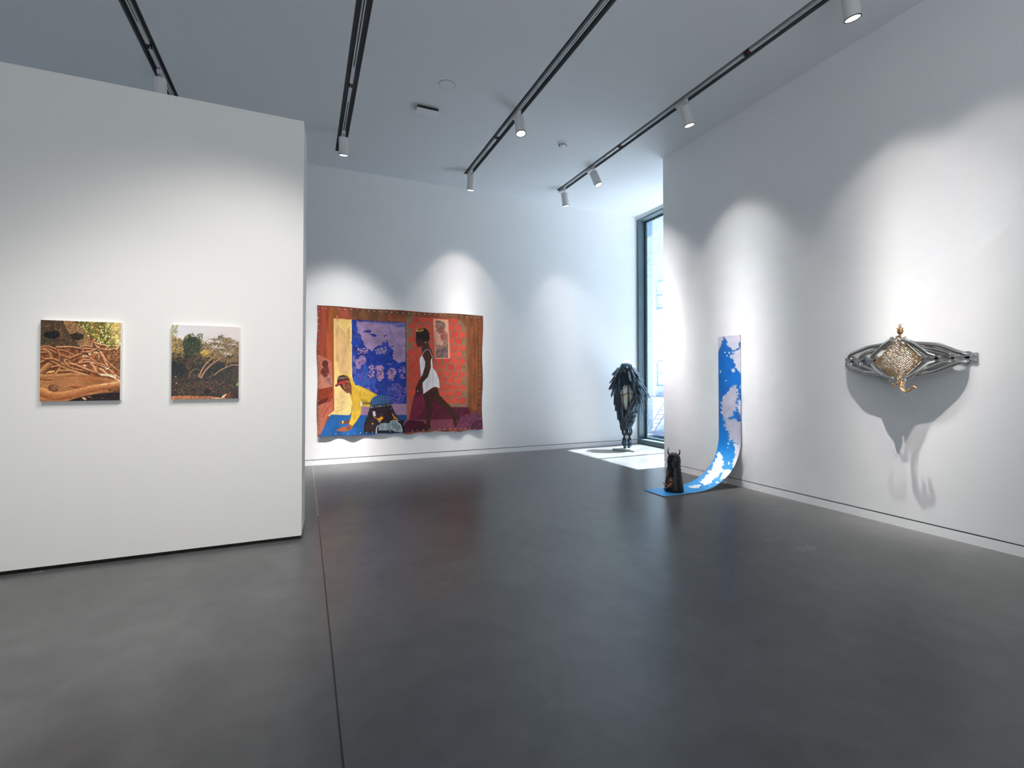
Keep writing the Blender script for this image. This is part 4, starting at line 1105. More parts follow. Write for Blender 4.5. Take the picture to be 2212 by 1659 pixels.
EDGEW = mat('mount_edge_white', (232, 230, 226), .5)
def photo(name, label, pts, paintf, crop, rough, gain, D=.034):
    yf = YP - D
    a, b, c_, d = [at(px, py, 1, yf) for px, py in pts]     # ul ur lr ll
    x0, x1 = (a.x + d.x) / 2, (b.x + c_.x) / 2
    z1, z0 = (a.z + b.z) / 2, (c_.z + d.z) / 2
    t = thing(name, label, 'photograph', ((x0 + x1) / 2, YP, z0))
    MB().box(x0 + .001, x1 + .003, yf + .0012, YP, z0 - .001, z1).build('backing_panel', EDGEW, t)
    def pos(u, v):
        return np.stack([x0 + (x1 - x0) * u, np.full_like(u, yf), z1 + (z0 - z1) * v], 1)
    art_grid('print', art_mat(name + '_print', rough, .4), pos, 300, 300, paintf, gain, t, crop)
photo('photograph', 'square photograph of tangled orange-lit tree roots, left one on the partition', [(87.3, 691.5), (260.6, 696.7), (259.4, 864.4), (86.3, 867.6)], paint_roots, (60, 670, 7.54), .35, 1.25)
photo('photograph', 'square photograph of leaning trees under a pale sky, right one on the partition', [(370.8, 701.8), (516.4, 706), (515.2, 861), (370.2, 862.4)], paint_grove, (350, 680, 8.295), .35, 1.25)

# ------------------------------------------------------------------ sky printed ramp
RY0, RY1 = 4.752, 5.135
prof = [(5.499, 2.089), (5.499, .95)]
cxr, czr, rr_ = 4.80, .66, .66
for k in range(0, 31):
    a = math.pi / 2 * k / 30
    # superellipse quarter from the wall down to the floor
    ex = .92
    prof.append((4.66 + .839 * math.cos(a) ** ex, .70 - .692 * math.sin(a) ** ex))
prof.append((4.16, .008))
pr = np.array(prof)
# the straight wall part starts at .95; fill smoothly
seg = np.sqrt(((pr[1:] - pr[:-1]) ** 2).sum(1))
S = np.concatenate([[0], np.cumsum(seg)]); S /= S[-1]
def ramp_pos(u, v):
    X = np.interp(v, S, pr[:, 0]); Z = np.interp(v, S, pr[:, 1])
    Yr = RY1 + (RY0 - RY1) * u
    k = np.clip((v - .93) / .07, 0, 1)
    return np.stack([X, Yr + k * 0.0, Z], 1)
def paint_sky(x, y):
    P = Paint(x, y)
    t = np.clip((y - 100) / 1450, 0, 1)
    P.c = np.stack([14 + 0 * t, 98 + 26 * t, 188 + 20 * t], 1)
    k = np.clip((y - 1050) / 350, 0, 1)[:, None]
    P.c = P.c * (1 - k) + np.array([60, 158, 226]) * k
    n = fbm(x * .012, y * .006, 90)[:, None] - .5
    P.c = P.c * (1 + .25 * n)
    W, Gc = (206, 202, 216), (190, 186, 202)
    def cloud(pts, col, seed, rough=34, k=1):
        P.poly(pts, col, k, tex=.07, tsc=(.02, .02), seed=seed, rough=rough)
    cloud([(740, 60), (800, 70), (790, 130), (770, 170), (750, 210), (735, 200)], W, 1, 20)
    cloud([(800, 60), (985, 50), (985, 170), (940, 190), (910, 215), (870, 180), (830, 150)], W, 2)
    cloud([(985, 170), (985, 420), (945, 410), (930, 380), (900, 350), (905, 300), (870, 280), (870, 250), (900, 220), (940, 200)], W, 3)
    cloud([(865, 380), (900, 370), (905, 410), (885, 415)], W, 4, 14)
    P.ell(955, 150, 14, 26, (30, 104, 184), rough=.4)
    cloud([(765, 385), (778, 400), (770, 425), (760, 420)], W, 5, 8)
    cloud([(880, 530), (915, 520), (935, 570), (930, 640), (925, 700), (910, 740), (900, 790), (870, 830), (840, 850), (800, 850), (780, 800), (775, 700), (800, 640), (850, 600)], Gc, 6)
    cloud([(950, 670), (985, 660), (985, 850), (955, 850), (930, 760), (935, 700)], W, 7)
    cloud([(955, 530), (970, 530), (968, 570), (955, 560)], W, 8, 10)
    cloud([(800, 840), (860, 850), (985, 830), (985, 1080), (950, 1110), (900, 1060), (850, 1060), (840, 990), (810, 920)], Gc, 9)
    P.poly([(905, 800), (930, 770), (955, 800), (960, 870), (930, 880), (900, 850)], (26, 100, 180), rough=26, seed=12)
    cloud([(890, 1090), (985, 1080), (985, 1180), (940, 1280), (900, 1320), (880, 1270), (900, 1200), (915, 1140)], W, 10, 22)
    cloud([(745, 1165), (780, 1190), (795, 1280), (785, 1340), (740, 1400), (690, 1450), (620, 1480), (570, 1450), (640, 1380), (700, 1300)], (236, 236, 242), 11, 30)
    cloud([(810, 1330), (865, 1330), (860, 1375), (800, 1420), (770, 1430), (780, 1380)], (236, 236, 242), 13, 18)
    cloud([(460, 1490), (560, 1470), (600, 1480), (560, 1505), (500, 1500)], (230, 234, 242), 14, 14)
    for a in ((843, 1085, 7, 10), (838, 1122, 5, 6), (822, 490, 5, 8), (812, 225, 6, 8), (852, 228, 8, 9), (833, 255, 8, 6), (740, 1450, 16, 8), (670, 1480, 7, 5), (850, 1270, 8, 14)): P.ell(*a, (214, 224, 236), rough=.4)
    return P.c
sky = thing('sky_printed_ramp', 'narrow sheet printed with blue sky and clouds, curving from right wall to floor', 'sculpture', (4.9, 4.94, 0))
sheet = art_grid('sheet', art_mat('sky_print', .42, .4), ramp_pos, 90, 560, paint_sky, 1.0, sky, (1380, 710, 4.366))
# thickness below the print
bk = MB()
th = .007
def off(i):
    a = pr[max(0, i - 1)]; b = pr[min(len(pr) - 1, i + 1)]
    d = (b - a) / np.linalg.norm(b - a)
    return pr[i] + np.array([-d[1], d[0]]) * th * 1.0
outer = [off(i) for i in range(len(pr))]
vs, fs = [], []
for i in range(len(pr)):
    q = pr[i]; o_ = outer[i]
    e = np.array([-1, 0]) * 0
    for yy in (RY0, RY1):
        vs.append((q[0] + (o_[0] - q[0]) * .08, yy, q[1] + (o_[1] - q[1]) * .08)); vs.append((o_[0], yy, max(0.0005, o_[1])))
for i in range(len(pr) - 1):
    a, b = i * 4, (i + 1) * 4
    fs += [(a, a + 2, b + 2, b), (a + 1, b + 1, b + 3, a + 3), (a, b, b + 1, a + 1), (a + 2, a + 3, b + 3, b + 2)]
fs += [(0, 1, 3, 2), (len(vs) - 4, len(vs) - 2, len(vs) - 1, len(vs) - 3)]
bk.add(vs, fs)
bk.build('sheet_backing', mat('sheet_edge', (120, 96, 84), .6), sky, smooth=30)

# ------------------------------------------------------------------ horned cone figure standing on the ramp
HX, HY, HZ = 4.475, 4.925, .0085
hf = thing('horned_figurine', 'small black studded cone figure with horns standing on the blue ramp end', 'figurine', (HX, HY, HZ))
BLK = mat('black_glaze', (9, 9, 12), .3, spec=.35, noise=.3, nscale=30, bump=.5)
hprof = [(0, 0), (.122, 0), (.124, .006), (.118, .06), (.111, .12), (.103, .18), (.095, .24), (.088, .29), (.083, .33), (.083, .36), (.086, .39), (.085, .42), (.079, .45), (.065, .475), (.045, .49), (.02, .497), (0, .498)]
Mh = Matrix.Translation((HX, HY, HZ))
MB().lathe(hprof, 40, Mh).build('body', BLK, hf, smooth=70)
CAMA = math.atan2(-HY, -HX)       # direction towards the viewer
def hp(a, z, dr=0.0):
    r = np.interp(z, [p[1] for p in hprof[1:]], [p[0] for p in hprof[1:]]) + dr
    return Vector((HX + r * math.cos(a), HY + r * math.sin(a), HZ + z))
def hdir(a): return Vector((math.cos(a), math.sin(a), 0))
SPK = mat('spike_tip', (150, 148, 150), .25, metal=.6)
rsd = random.Random(3)
n_ = 0
for zi in range(11):
    for k in range(9):
        if n_ >= 96: break
        z = .03 + zi * .042 + rsd.uniform(-.01, .01)
        a = CAMA + (k - 4) * .42 + (.2 if zi % 2 else 0) + rsd.uniform(-.06, .06)
        if z > .43: continue
        p = hp(a, z, -.003)
        q = hp(a, z, .0125)
        MB().tube([p, p.lerp(q, .5), q], [.0042, .0026, .0005], 6).build('spike', SPK, hf)
        n_ += 1
# horns
perp = Vector((-math.sin(CAMA), math.cos(CAMA), 0))      # to the left as seen from the front is +perp*-1
rightv = Vector((math.sin(-CAMA), math.cos(CAMA), 0))
rightv = Vector((0, 0, 1)).cross(hdir(CAMA)) * 1.0
if rightv.dot(RGT) < 0: rightv = -rightv
top = Vector((HX, HY, HZ))
HORN = mat('horn_bronze', (70, 46, 34), .35, metal=.4)
for sgn, hgt in ((-1, .575), (1, .558)):
    b0 = top + rightv * sgn * .05 + Vector((0, 0, .468))
    MB().tube([b0, b0 + rightv * sgn * .018 + Vector((0, 0, .022)), b0 + rightv * sgn * .026 + Vector((0, 0, .052)), b0 + rightv * sgn * .012 + Vector((0, 0, hgt - .468))], [.014, .011, .007, .001], 10, smooth=.012).build('horn', HORN if sgn < 0 else BLK, hf, smooth=60)
# crown of pale shards
cr = MB()
for k in range(9):
    a = k * .7
    v = Vector((math.cos(a), math.sin(a), 0)) * .02
    cr.tube([top + Vector((0, 0, .49)) + v, top + Vector((0, 0, .506)) + v * 1.9], [.010, .002], 5)
cr.build('crest', mat('crest_shell', (120, 112, 112), .3), hf)
# sunken face
fa = CAMA - .18
fp = hp(fa, .365, -.004)
q = hdir(fa).to_track_quat('Z', 'Y').to_matrix()
MB().ball(fp, .03, 16, 10, (.75, 1.5, .35), q).build('face', mat('face_clay', (52, 42, 38), .5), hf, smooth=70)
MB().ball(hp(fa, .338, .004), .011, 10, 6, (1.2, .5, .5), q).build('lip', mat('lip_clay', (120, 104, 98), .4), hf, smooth=70)
# medallion and arms
ma = CAMA - .35
mp_ = hp(ma, .145, 0)
q = hdir(ma).to_track_quat('Z', 'Y').to_matrix()
BR = mat('bronze_skin', (150, 88, 54), .4, noise=.2, nscale=40)
CAR = mat('carved_wood', (96, 66, 42), .5, noise=.4, nscale=60)
def ring_(c_, r, tr, sc, q_):
    return [c_ + q_ @ Vector((r * math.cos(t) * sc[0], r * math.sin(t) * sc[1], .006)) for t in [2 * math.pi * k / 20 for k in range(21)]]
MB().ball(mp_, .05, 20, 10, (.78, 1.15, .22), q).tube(ring_(mp_ + Vector((0, 0, .018)), .026, .005, (1, 1), q), .0055, 8).tube(ring_(mp_, .046, .005, (.8, 1.15), q), .005, 8).build('medallion', CAR, hf, smooth=70)
MB().ball(mp_ + Vector((0, 0, .018)) + hdir(ma) * .008, .011, 10, 6, (1, 1, .6), q).build('pearl', mat('pearl', (206, 186, 180), .25), hf, smooth=70)
def arm(a0, z0, pts, r, name='arm', fingers=True):
    p = hp(a0, z0, 0)
    P_ = [p] + [p - rightv * x_ + hdir(CAMA) * f_ + Vector((0, 0, z_)) for x_, f_, z_ in pts]
    m = MB().tube(P_, [r, r * .95] + [r * .75] * (len(P_) - 3) + [r * .5], 8, smooth=.01)
    e = P_[-1]; d = (P_[-1] - P_[-2]).normalized()
    up = Vector((0, 0, 1))
    s = d.cross(up).normalized()
    m.ball(e + d * .004, r * .75, 8, 5)
    for k, (o1, l) in enumerate(((-1.1, .014), (-.4, .019), (.3, .02), (1.0, .016))):
        b_ = e + s * o1 * r * .5
        m.tube([b_, b_ + d * l * .5 + s * o1 * .002, b_ + d * l + s * o1 * .003 - up * .004], [r * .26, r * .24, r * .14], 5)
    m.tube([e, e + d * .006 + up * .009], [r * .3, r * .16], 5)
    m.build(name, BR, hf, smooth=70)
arm(ma + .05, .125, [(.025, .03, -.03), (.06, .03, -.02), (.088, .02, -.008)], .011)
arm(ma + .02, .115, [(.02, .035, -.025), (.06, .05, -.042), (.082, .045, -.06)], .010)
arm(CAMA - .75, .262, [(.012, .02, -.01), (.018, .02, -.045), (.028, .025, -.052)], .008)

# ------------------------------------------------------------------ feathered bird figure by the window
BX, BY = 6.215, 8.225
FR_ = Vector((-.6, -.8, 0)); RT_ = Vector((.8, -.6, 0))
bf = thing('feathered_sculpture', 'standing dark steel bird sculpture made of overlapping metal feathers beside the window', 'sculpture', (BX, BY, 0))
STEEL = mat('blued_steel', (66, 84, 96), .33, metal=.75, noise=.25, nscale=9)
STEELD = mat('dark_steel', (48, 54, 60), .38, metal=.7, noise=.3, nscale=12)
CAGE = mat('cage_rod', (36, 46, 52), .4, metal=.6)
slab = MB()
bpts = [at(1323, 969.2, 2, .032), at(1369.3, 973.6, 2, .032), at(1388, 967.2, 2, .032)]
b4 = bpts[0] + bpts[2] - bpts[1]
cc4 = [bpts[0], bpts[1], bpts[2], b4]
slab.add([(p.x, p.y, z) for z in (.001, .032) for p in cc4], [(3, 2, 1, 0), (4, 5, 6, 7), (0, 1, 5, 4), (1, 2, 6, 5), (2, 3, 7, 6), (3, 0, 4, 7)])
slab.build('base_slab', mat('stone_slab', (124, 132, 136), .5, noise=.25, nscale=40), bf)
zt = [.42, .50, .60, .72, .85, 1.00, 1.15, 1.30, 1.45, 1.58, 1.68, 1.76, 1.82, 1.86]
wt = [.095, .125, .155, .19, .22, .25, .275, .285, .265, .225, .18, .14, .105, .04]
ct = [.00, .00, .01, .01, .01, .015, .015, .01, .00, -.01, -.01, -.01, -.005, .0]
def body(th_, z, k=1.0):
    """th_ = 0 towards the viewer, positive to the right"""
    wv = np.interp(z, zt, wt) * k
    cx_ = np.interp(z, zt, ct)
    dp = wv * .72
    return Vector((BX, BY, z)) + RT_ * (cx_ + wv * math.sin(th_)) + FR_ * (dp * math.cos(th_))
# back shell (open at the front)
OP = 0.62
sh = MB()
vs, fs = [], []
nz, nt_ = 26, 28
for i in range(nz):
    z = .44 + (1.80 - .44) * i / (nz - 1)
    o = OP if z > .78 else max(0.05, OP * (z - .62) / .16)
    if z > 1.60: o = max(.05, OP * (1.70 - z) / .10)
    for k in range(nt_):
        a = o + (2 * math.pi - 2 * o) * k / (nt_ - 1)
        vs.append(body(a, z, .86))
for i in range(nz - 1):
    for k in range(nt_ - 1):
        fs.append((i * nt_ + k, i * nt_ + k + 1, (i + 1) * nt_ + k + 1, (i + 1) * nt_ + k))
sh.add(vs, fs)
shell = sh.build('inner_shell', mat('shell_steel', (70, 94, 112), .4, metal=.5, noise=.12, nscale=5), bf, smooth=60)
# glazed chest panel behind the bars
gl = MB()
vs, fs = [], []
for i in range(13):
    z = .76 + (1.36 - .76) * i / 12
    hw = np.interp(z, [.76, .95, 1.2, 1.36], [.02, .10, .135, .05])
    for k in range(7):
        u = -1 + k / 3
        vs.append(Vector((BX, BY, z)) + RT_ * (.005 + hw * u) + FR_ * (np.interp(z, zt, wt) * .42 - .03 * u * u))
for i in range(12):
    for k in range(6): fs.append((i * 7 + k, i * 7 + k + 1, i * 7 + k + 8, i * 7 + k + 7))
gl.add(vs, fs)
gl.build('chest_pane', mat('mottled_pane', (222, 224, 214), .5, noise=.1, nscale=14), bf, smooth=60)
MB().ball(Vector((BX, BY, 1.12)) - RT_ * .05 + FR_ * .115, .04, 8, 6, (1, 1, 1.2)).build('ochre_patch', mat('ochre_stain', (206, 190, 140), .6), bf, smooth=60)
# cage bars
for pts in ([(-.45, 1.66), (-.40, 1.30), (-.40, 1.05), (-.28, .80), (-.1, .64)], [(.0, 1.68), (.05, 1.36), (.05, 1.05), (.08, .8), (.02, .64)], [(.10, 1.66), (.14, 1.36), (.13, 1.05), (.14, .82)]):
    MB().tube([body(a, z, .90) for a, z in pts], .0085, 8, smooth=.05).build('cage_bar', CAGE, bf, smooth=60)
for pts in ([(-.7, 1.16), (-.35, 1.13), (.02, 1.19), (.5, 1.15)], [(-.45, .84), (-.1, .82), (.3, .84)], [(-.35, 1.26), (.0, 1.36), (.45, 1.36)], [(-.7, 1.52), (-.3, 1.42), (.02, 1.36), (.4, 1.24)], [(-.75, 1.36), (-.4, 1.33), (.02, 1.36)], [(-.6, 1.60), (-.3, 1.62)]):
    MB().tube([body(a, z, .88) for a, z in pts], .006, 8, smooth=.03).build('cage_bar', CAGE, bf, smooth=60)
# feathers
def feather(root, down, outv, L_, W_, m, curl=.25, splay=0.0):
    """a channel-shaped steel blade: root point, direction it runs, outward normal"""
    down = down.normalized()
    outv = (outv - down * outv.dot(down)).normalized()
    side = down.cross(outv)
    nl, nw = 7, 5
    vs, fs = [], []
    for i in range(nl):
        t = i / (nl - 1)
        c_ = root + down * (L_ * t) + outv * (curl * L_ * t * t * .35)
        wd = W_ * (1 if t < .72 else 1 - .35 * (t - .72) / .28)
        for k in range(nw):
            u = -1 + 2 * k / (nw - 1)
            ext = L_ * (.10 * (1 - abs(u)) if i == nl - 1 else 0)
            p = c_ + side * (wd / 2 * u) + outv * (W_ * .30 * (1 - u * u)) + down * ext
            vs.append(p)
    n0 = len(vs)
    vs += [v - outv * .003 for v in vs]
    for i in range(nl - 1):
        for k in range(nw - 1):
            a = i * nw + k
            fs.append((a, a + 1, a + nw + 1, a + nw))
            fs.append((n0 + a, n0 + a + nw, n0 + a + nw + 1, n0 + a + 1))
    for i in range(nl - 1):
        for k in (0, nw - 1):
            a = i * nw + k
            fs.append((a, a + nw, n0 + a + nw, n0 + a))
    for i in (0, nl - 1):
        for k in range(nw - 1):
            a = i * nw + k
            fs.append((a, a + 1, n0 + a + 1, n0 + a))
    MB().add(vs, fs).build('feather', m, bf, smooth=45)
rf = random.Random(11)
rows = [
    (.60, [.12, .5, .95, 1.5, 2.1], [-.25, -.7, -1.2, -1.8], .19, .05, .02, .02),
    (.69, [.3, .75, 1.25, 1.8], [-.5, -1.0, -1.6], .24, .05, .02, .02),  # z of roots, angles (right side), angles (left side), length, width, flare right, flare left
    (.78, [.15, .5, .9, 1.4], [-.3, -.75], .34, .05, .02, .02),
    (.93, [.35, .75, 1.15, 1.6, 2.1], [-.55, -1.0, -1.5, -2.0], .30, .052, .10, .03),
    (1.08, [.6, .95, 1.3, 1.7, 2.2], [-.72, -1.15, -1.6, -2.1], .28, .052, .22, .08),
    (1.22, [.62, .95, 1.3, 1.65, 2.1], [-.85, -1.25, -1.65, -2.1], .26, .05, .30, .10),
    (1.36, [.55, .88, 1.2, 1.55, 2.0], [-.95, -1.35, -1.75, -2.2], .25, .05, .34, .22),
    (1.49, [.42, .75, 1.1, 1.5, 1.95], [-1.0, -1.4, -1.8, -2.2], .24, .048, .36, .32),
    (1.60, [.30, .6, .95, 1.35, 1.8], [-.95, -1.35, -1.8, -2.2], .22, .046, .36, .38),
    (1.70, [.20, .6, 1.0, 1.5, 2.0], [-.9, -1.4, -1.9], .20, .044, .34, .38),
]
for z, ra, la, L_, W_, fl, fll in rows:
    for a in ra + la:
        a_ = a + rf.uniform(-.05, .05)
        zz = z + rf.uniform(-.02, .02)
        p = body(a_, zz, .90)
        n = (RT_ * math.sin(a_) + FR_ * math.cos(a_) * 1.3).normalized()
        p2 = body(a_, max(.45, zz - .1), .90)
        d = (p2 - p).normalized()
        fv = fl if a > 0 else fll
        if a > 0 and z < 1.15:                                    # the right wing sweeps across the front
            d = (d - RT_ * (.55 if a < 1.2 else .25)).normalized()
        d = (d + n * fv * (1.0 if abs(a) > .8 else .5)).normalized()
        feather(p + n * .012, d, n, L_ * rf.uniform(.9, 1.12), W_ * rf.uniform(1.15, 1.45), STEEL if a > 1.0 or rf.random() < .35 else STEELD, curl=.1)
# long primaries of the right wing
for a, z, L_, f_ in ((1.45, 1.30, .36, .28), (1.6, 1.22, .36, .16), (1.3, 1.10, .36, .10), (1.55, 1.45, .36, .55), (1.7, 1.36, .34, .62), (1.5, .98, .34, .02)):
    n = (RT_ * math.sin(a) + FR_ * math.cos(a)).normalized()
    feather(body(a, z, 1.0), Vector((0, 0, -1)) + n * f_, n, L_, .05, STEEL, curl=.05)
# hood, brow and beak
hd = MB()
hd.ball(Vector((BX, BY, 1.735)) + RT_ * .01 - FR_ * .01, .112, 24, 14, (1.05, 1.05, 1.22))
hd.build('hood', mat('pale_hood', (190, 196, 200), .4, metal=.3, noise=.15, nscale=20), bf, smooth=70)
bw = MB()
for k in range(13):
    u = -1 + k / 6
    p = Vector((BX, BY, 1.80 - .03 * u * u)) + RT_ * (.10 * u) + FR_ * (.075 + .03 * (1 - u * u))
    bw.tube([p, p + FR_ * .035 + Vector((0, 0, -.045)), p + FR_ * .03 + RT_ * u * .02 + Vector((0, 0, -.11 - .02 * (k % 3)))], [.016, .017, .004], 6)
bw.build('brow_feathers', STEEL, bf, smooth=60)
bkp = Vector((BX, BY, 1.72)) + FR_ * .13 + RT_ * .005
MB().tube([bkp - FR_ * .03, bkp + FR_ * .03 + Vector((0, 0, -.01)), bkp + FR_ * .045 + Vector((0, 0, -.06))], [.028, .02, .003], 10, smooth=.02).build('beak', STEELD, bf, smooth=60)
MB().ball(bkp - RT_ * .045 + Vector((0, 0, .01)), .014, 10, 6).build('eye', mat('eye_black', (10, 10, 12), .2), bf, smooth=60)
# twisted shank of rods and two clawed feet
for sgn in (-1, 1):
    m_ = MB()
    for k in range(9):
        a = k * .7
        o0 = RT_ * (.042 * math.cos(a)) + FR_ * (.025 * math.sin(a))
        m_.tube([Vector((BX, BY, .52)) + RT_ * sgn * .02 + o0, Vector((BX, BY, .36)) + RT_ * sgn * .048 + o0 * 1.5, Vector((BX, BY, .20)) + RT_ * sgn * .055 - o0 * .9, Vector((BX, BY, .06)) + RT_ * sgn * .040 + o0 * .4], [.012, .013, .015, .008], 7, smooth=.05)
    m_.build('shank', STEELD, bf, smooth=60)
    fm = MB()
    for k, (dx, dy) in enumerate(((-.02, .03), (.0, .05), (.022, .03), (0, -.03))):
        b0 = Vector((BX, BY, .19)) + RT_ * (sgn * .055 + dx * .6) + FR_ * dy * .3
        fm.tube([b0, Vector((BX, BY, .12)) + RT_ * (sgn * .066 + dx) + FR_ * dy * .7, Vector((BX, BY, .033)) + RT_ * (sgn * .036 + dx * .7) + FR_ * dy], [.019, .026, .007], 8, smooth=.03)
    fm.build('foot', STEEL, bf, smooth=60)
MB().tube([Vector((BX, BY, .5)), Vector((BX, BY, .032))], .007, 8).build('support_rod', CAGE, bf)

# ------------------------------------------------------------------ chrome wall sculpture with gold bead net
def wp(px, py, d): return at(px, py, 0, XR - d)
def dep(d): return .012 + d * .62 if d < .208 else .155 + (d - .21) * 1.3
def A_(x, y, d): return wp(1810 + x / 9.219, 690 + y / 9.219, dep(d))
def B_(x, y, d): return wp(1940 + x / 11.85, 720 + y / 11.85, dep(d))
cw = thing('chrome_pipe_sculpture', 'chrome exhaust pipe sculpture with a diamond net of gold beads on the right wall', 'sculpture', (XR, 2.83, 1.70))
CHP = mat('flange_steel', (196, 196, 200), .38, metal=.85)
CH = mat('chrome', (232, 228, 222), .09, metal=1, noise=.06, nscale=6)
GOLD = mat('gold_beads', (224, 190, 146), .25, metal=1, noise=.15, nscale=60)
GOLDB = mat('gold_cast', (224, 180, 130), .28, metal=1)
D0 = .03
pipes = [
    [A_(270, 790, .02), A_(215, 765, .05), A_(270, 690, .07), A_(610, 550, .11), A_(930, 505, .12), A_(1120, 470, .13)],
    [A_(490, 780, .02), A_(450, 760, .045), A_(520, 695, .06), A_(800, 600, .10), A_(1010, 560, .12)],
    [A_(720, 780, .02), A_(680, 745, .05), A_(730, 680, .08), A_(955, 490, .17), A_(1080, 410, .19)],
    [A_(270, 890, .02), A_(215, 900, .05), A_(300, 960, .07), A_(540, 1060, .11), A_(850, 1085, .12), A_(1050, 1130, .13)],
    [A_(490, 880, .02), A_(450, 905, .045), A_(600, 970, .07), A_(800, 1040, .10), A_(980, 1100, .12)],
    [A_(720, 870, .02), A_(680, 895, .05), A_(760, 970, .09), A_(935, 1120, .17), A_(1075, 1170, .18)],
    [B_(1750, 545, .02), B_(1720, 530, .05), B_(1560, 490, .08), B_(1010, 290, .13), B_(450, 265, .13), B_(200, 240, .12)],
    [B_(1340, 560, .02), B_(1330, 530, .05), B_(1180, 470, .075), B_(880, 390, .11), B_(560, 350, .12)],
    [B_(1330, 580, .02), B_(1290, 560, .045), B_(1100, 520, .06), B_(760, 440, .09), B_(560, 420, .10)],
    [B_(950, 570, .02), B_(930, 565, .05), B_(760, 520, .10), B_(330, 225, .19), B_(130, 160, .20)],
    [B_(580, 600, .02), B_(570, 580, .04), B_(470, 490, .07), B_(220, 260, .15)],
    [B_(1750, 700, .02), B_(1720, 720, .05), B_(1560, 745, .08), B_(960, 970, .13), B_(450, 1075, .13), B_(260, 1090, .12)],
    [B_(1340, 695, .02), B_(1330, 715, .05), B_(1150, 750, .08), B_(850, 880, .11), B_(560, 960, .12)],
    [B_(1300, 720, .02), B_(1250, 750, .045), B_(1080, 830, .06), B_(800, 930, .09), B_(560, 1010, .10)],
    [B_(950, 710, .02), B_(930, 715, .05), B_(770, 750, .10), B_(370, 1060, .19), B_(180, 1180, .20)],
    [B_(580, 720, .02), B_(570, 730, .04), B_(470, 830, .07), B_(220, 1060, .15)],
]
for pp in pipes:
    MB().tube(pp, .0205, 20, smooth=.035).build('pipe', CH, cw, smooth=60)
def yz(p): return p.y, p.z
def flange(cs, zc, sgn, name='flange'):
    """flat steel plate against the wall with round ports and bolt ears"""
    ys = sorted(cs, reverse=True)
    m_ = MB()
    outl_t, outl_b = [], []
    ya, yb = ys[0] + .075, ys[-1] - .075
    n = 60
    for i in range(n + 1):
        y = ya + (yb - ya) * i / n
        h = .012
        for c_ in ys:
            q_ = 1 - ((y - c_) / .038) ** 2
            if q_ > 0: h = max(h, .034 * math.sqrt(q_))
        for c_ in (ya - .012, yb + .012):
            q_ = 1 - ((y - c_) / .016) ** 2
            if q_ > 0: h = max(h, .018 * math.sqrt(q_))
        outl_t.append((y, zc + h)); outl_b.append((y, zc - h))
    o = outl_t + outl_b[::-1]
    vs = [(XR - x, y, z) for x in (.001, .009) for y, z in o]
    N_ = len(o)
    fs = []
    for i in range(n):
        j = N_ - 1 - i
        fs.append((i, i + 1, j - 1, j)); fs.append((N_ + i, N_ + j, N_ + j - 1, N_ + i + 1))
    for i in range(N_): fs.append((i, (i + 1) % N_, N_ + (i + 1) % N_, N_ + i))
    m_.add(vs, fs)
    f_ = m_.build(name, CHP, cw)
    for y in [ya - .012, yb + .012] + [(ys[i] + ys[i + 1]) / 2 for i in range(len(ys) - 1)]:
        MB().tube([(XR - .006, y, zc), (XR - .016, y, zc)], .007, 6).build('bolt', CH, f_)
for (ps) in ([pipes[0], pipes[1], pipes[2]], [pipes[3], pipes[4], pipes[5]], [pipes[6], pipes[7], pipes[9], pipes[10]], [pipes[11], pipes[12], pipes[14], pipes[15]]):
    flange([p[0].y for p in ps], sum(p[0].z for p in ps) / len(ps), 1)
# collector plates at the inner pipe ends
for p, d in ((B_(115, 150, .205), Vector((-.1, .75, .55))), (B_(165, 1190, .205), Vector((-.1, .6, -.7))), (A_(1085, 400, .195), Vector((-.1, -.75, .5))), (A_(1075, 1195, .19), Vector((-.1, -.6, -.7)))):
    d = d.normalized()
    s1 = d.orthogonal().normalized(); s2 = d.cross(s1)
    M = Matrix.Translation(p) @ Matrix((( s1.x, s2.x, d.x, 0), (s1.y, s2.y, d.y, 0), (s1.z, s2.z, d.z, 0), (0, 0, 0, 1)))
    MB().lathe([(0, -.004), (.034, -.004), (.036, 0), (.034, .005), (.02, .005), (.018, -.002), (0, -.002)], 20, M, 1.25, .8).build('collector_plate', CH, cw, smooth=40)
# bead net
cL, cT, cR_, cB = A_(745, 860, .13), A_(1190, 420, .20), B_(600, 640, .13), A_(1220, 1210, .19)
N = 18
def net(u, v):
    p = cT * (1 - u) * (1 - v) + cR_ * u * (1 - v) + cL * (1 - u) * v + cB * u * v
    bul = math.sin(math.pi * u) * math.sin(math.pi * v)
    return Vector((p.x - .025 * bul, p.y, p.z))
nb = MB()
rn = random.Random(9)
for i in range(N + 1):
    for j in range(N + 1):
        p = net(i / N, j / N)
        if rn.random() < .03: continue
        q_ = p + Vector((rn.uniform(-.006, .004), rn.uniform(-.002, .002), rn.uniform(-.002, .002)))
        nb.ball(q_, .0076 * rn.uniform(.8, 1.15), 6, 4)
for i in range(N + 1):
    nb.tube([net(i / N, j / N) for j in range(N + 1)], .0022, 4)
    nb.tube([net(j / N, i / N) for j in range(N + 1)], .0022, 4)
# beads bunch up along the edges
for k in range(150):
    t = rn.random()
    e_ = [net(t, 0), net(t, 1), net(0, t), net(1, t)][k % 4]
    nb.ball(e_ + Vector((rn.uniform(-.015, .01), rn.uniform(-.012, .012), rn.uniform(-.012, .012))), .007, 6, 4)
nb.build('bead_net', GOLD, cw, smooth=60)
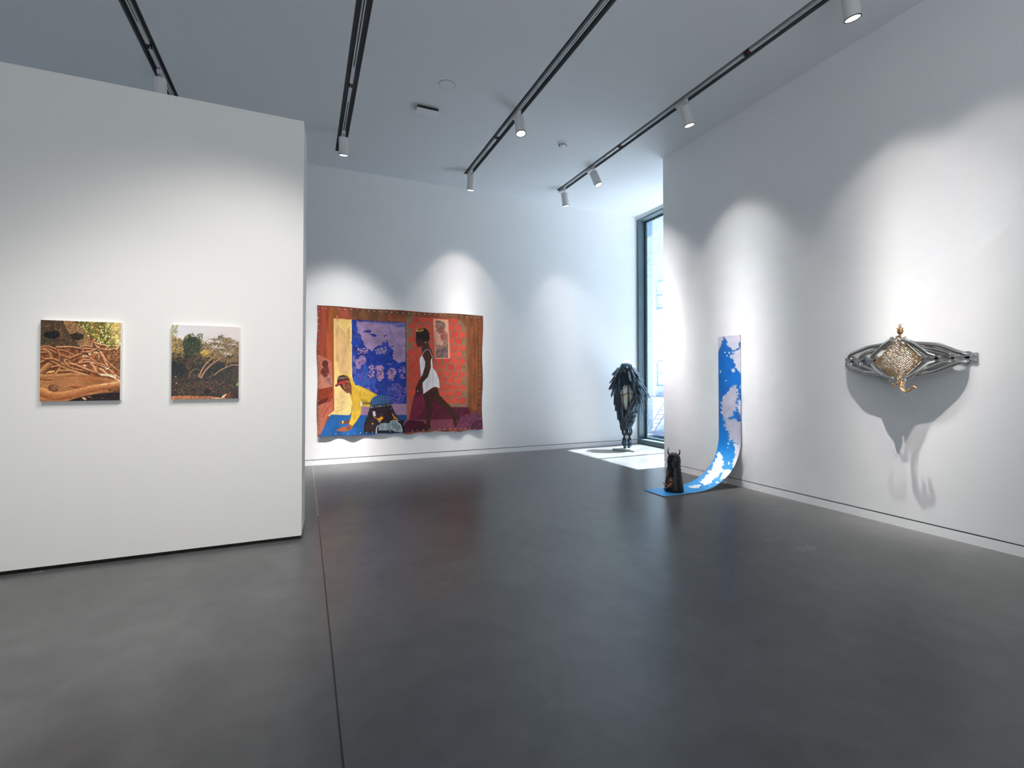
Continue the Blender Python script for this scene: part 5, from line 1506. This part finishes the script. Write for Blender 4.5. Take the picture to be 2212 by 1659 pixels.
# pineapple-like finial
fb = A_(1240, 330, .20)
m_ = MB().ball(fb + Vector((0, 0, .045)), .026, 12, 8, (1, 1, 1.25))
for k in range(16):
    a = k * 2.4; el = (k % 4) * .35
    d = Vector((math.cos(a) * math.cos(el), math.sin(a) * math.cos(el), math.sin(el) + .25)).normalized()
    m_.tube([fb + Vector((0, 0, .055)) + d * .018, fb + Vector((0, 0, .055)) + d * .038], [.007, .001], 5)
for k in range(7):
    a = k * .9
    m_.tube([fb + Vector((0, 0, .07)), fb + Vector((.012 * math.cos(a), .022 * math.cos(a), .115 + .012 * math.sin(k * 2)))], [.006, .001], 5)
m_.tube([A_(1170, 400, .20), A_(1165, 350, .20), A_(1215, 340, .205), fb + Vector((0, 0, .02))], .009, 8, smooth=.01)
m_.tube([A_(1265, 390, .20), A_(1240, 345, .20), fb + Vector((0, 0, .02))], .008, 8)
m_.build('finial', GOLDB, cw, smooth=60)
# cast branch hanging below, reaching out from the wall
m_ = MB()
m_.tube([A_(1290, 1180, .19), A_(1270, 1290, .215), A_(1250, 1380, .235), A_(1300, 1420, .245), A_(1360, 1448, .25), A_(1450, 1400, .25), A_(1510, 1345, .25), A_(1560, 1365, .25)], [.012, .012, .009, .007, .008, .008, .009, .003], 8, smooth=.012)
for (x, y, dx, dy) in ((1240, 1385, -30, 10), (1300, 1350, 40, -20), (1320, 1400, -10, -40), (1370, 1430, 10, -30), (1440, 1405, -20, -30), (1500, 1360, -10, -30), (1520, 1350, 50, 10), (1270, 1330, 60, 10), (1330, 1420, 0, -25)):
    m_.tube([A_(x, y, .24), A_(x + dx, y + dy, .245)], [.007, .001], 5)
for (x, y) in ((1300, 1270), (1285, 1330), (1510, 1345), (1420, 1412)): m_.ball(A_(x, y, .235), .013, 8, 5)
m_.build('branch', GOLDB, cw, smooth=60)
m_ = MB()
m_.tube([A_(1280, 1225, .19), A_(1200, 1275, .205), A_(1130, 1300, .21)], [.012, .011, .006], 8)
for (x, y) in ((1115, 1300), (1140, 1320), (1180, 1280), (1200, 1265), (1100, 1285)): m_.ball(A_(x, y, .21), .010, 8, 5)
m_.build('twig', GOLDB, cw, smooth=60)
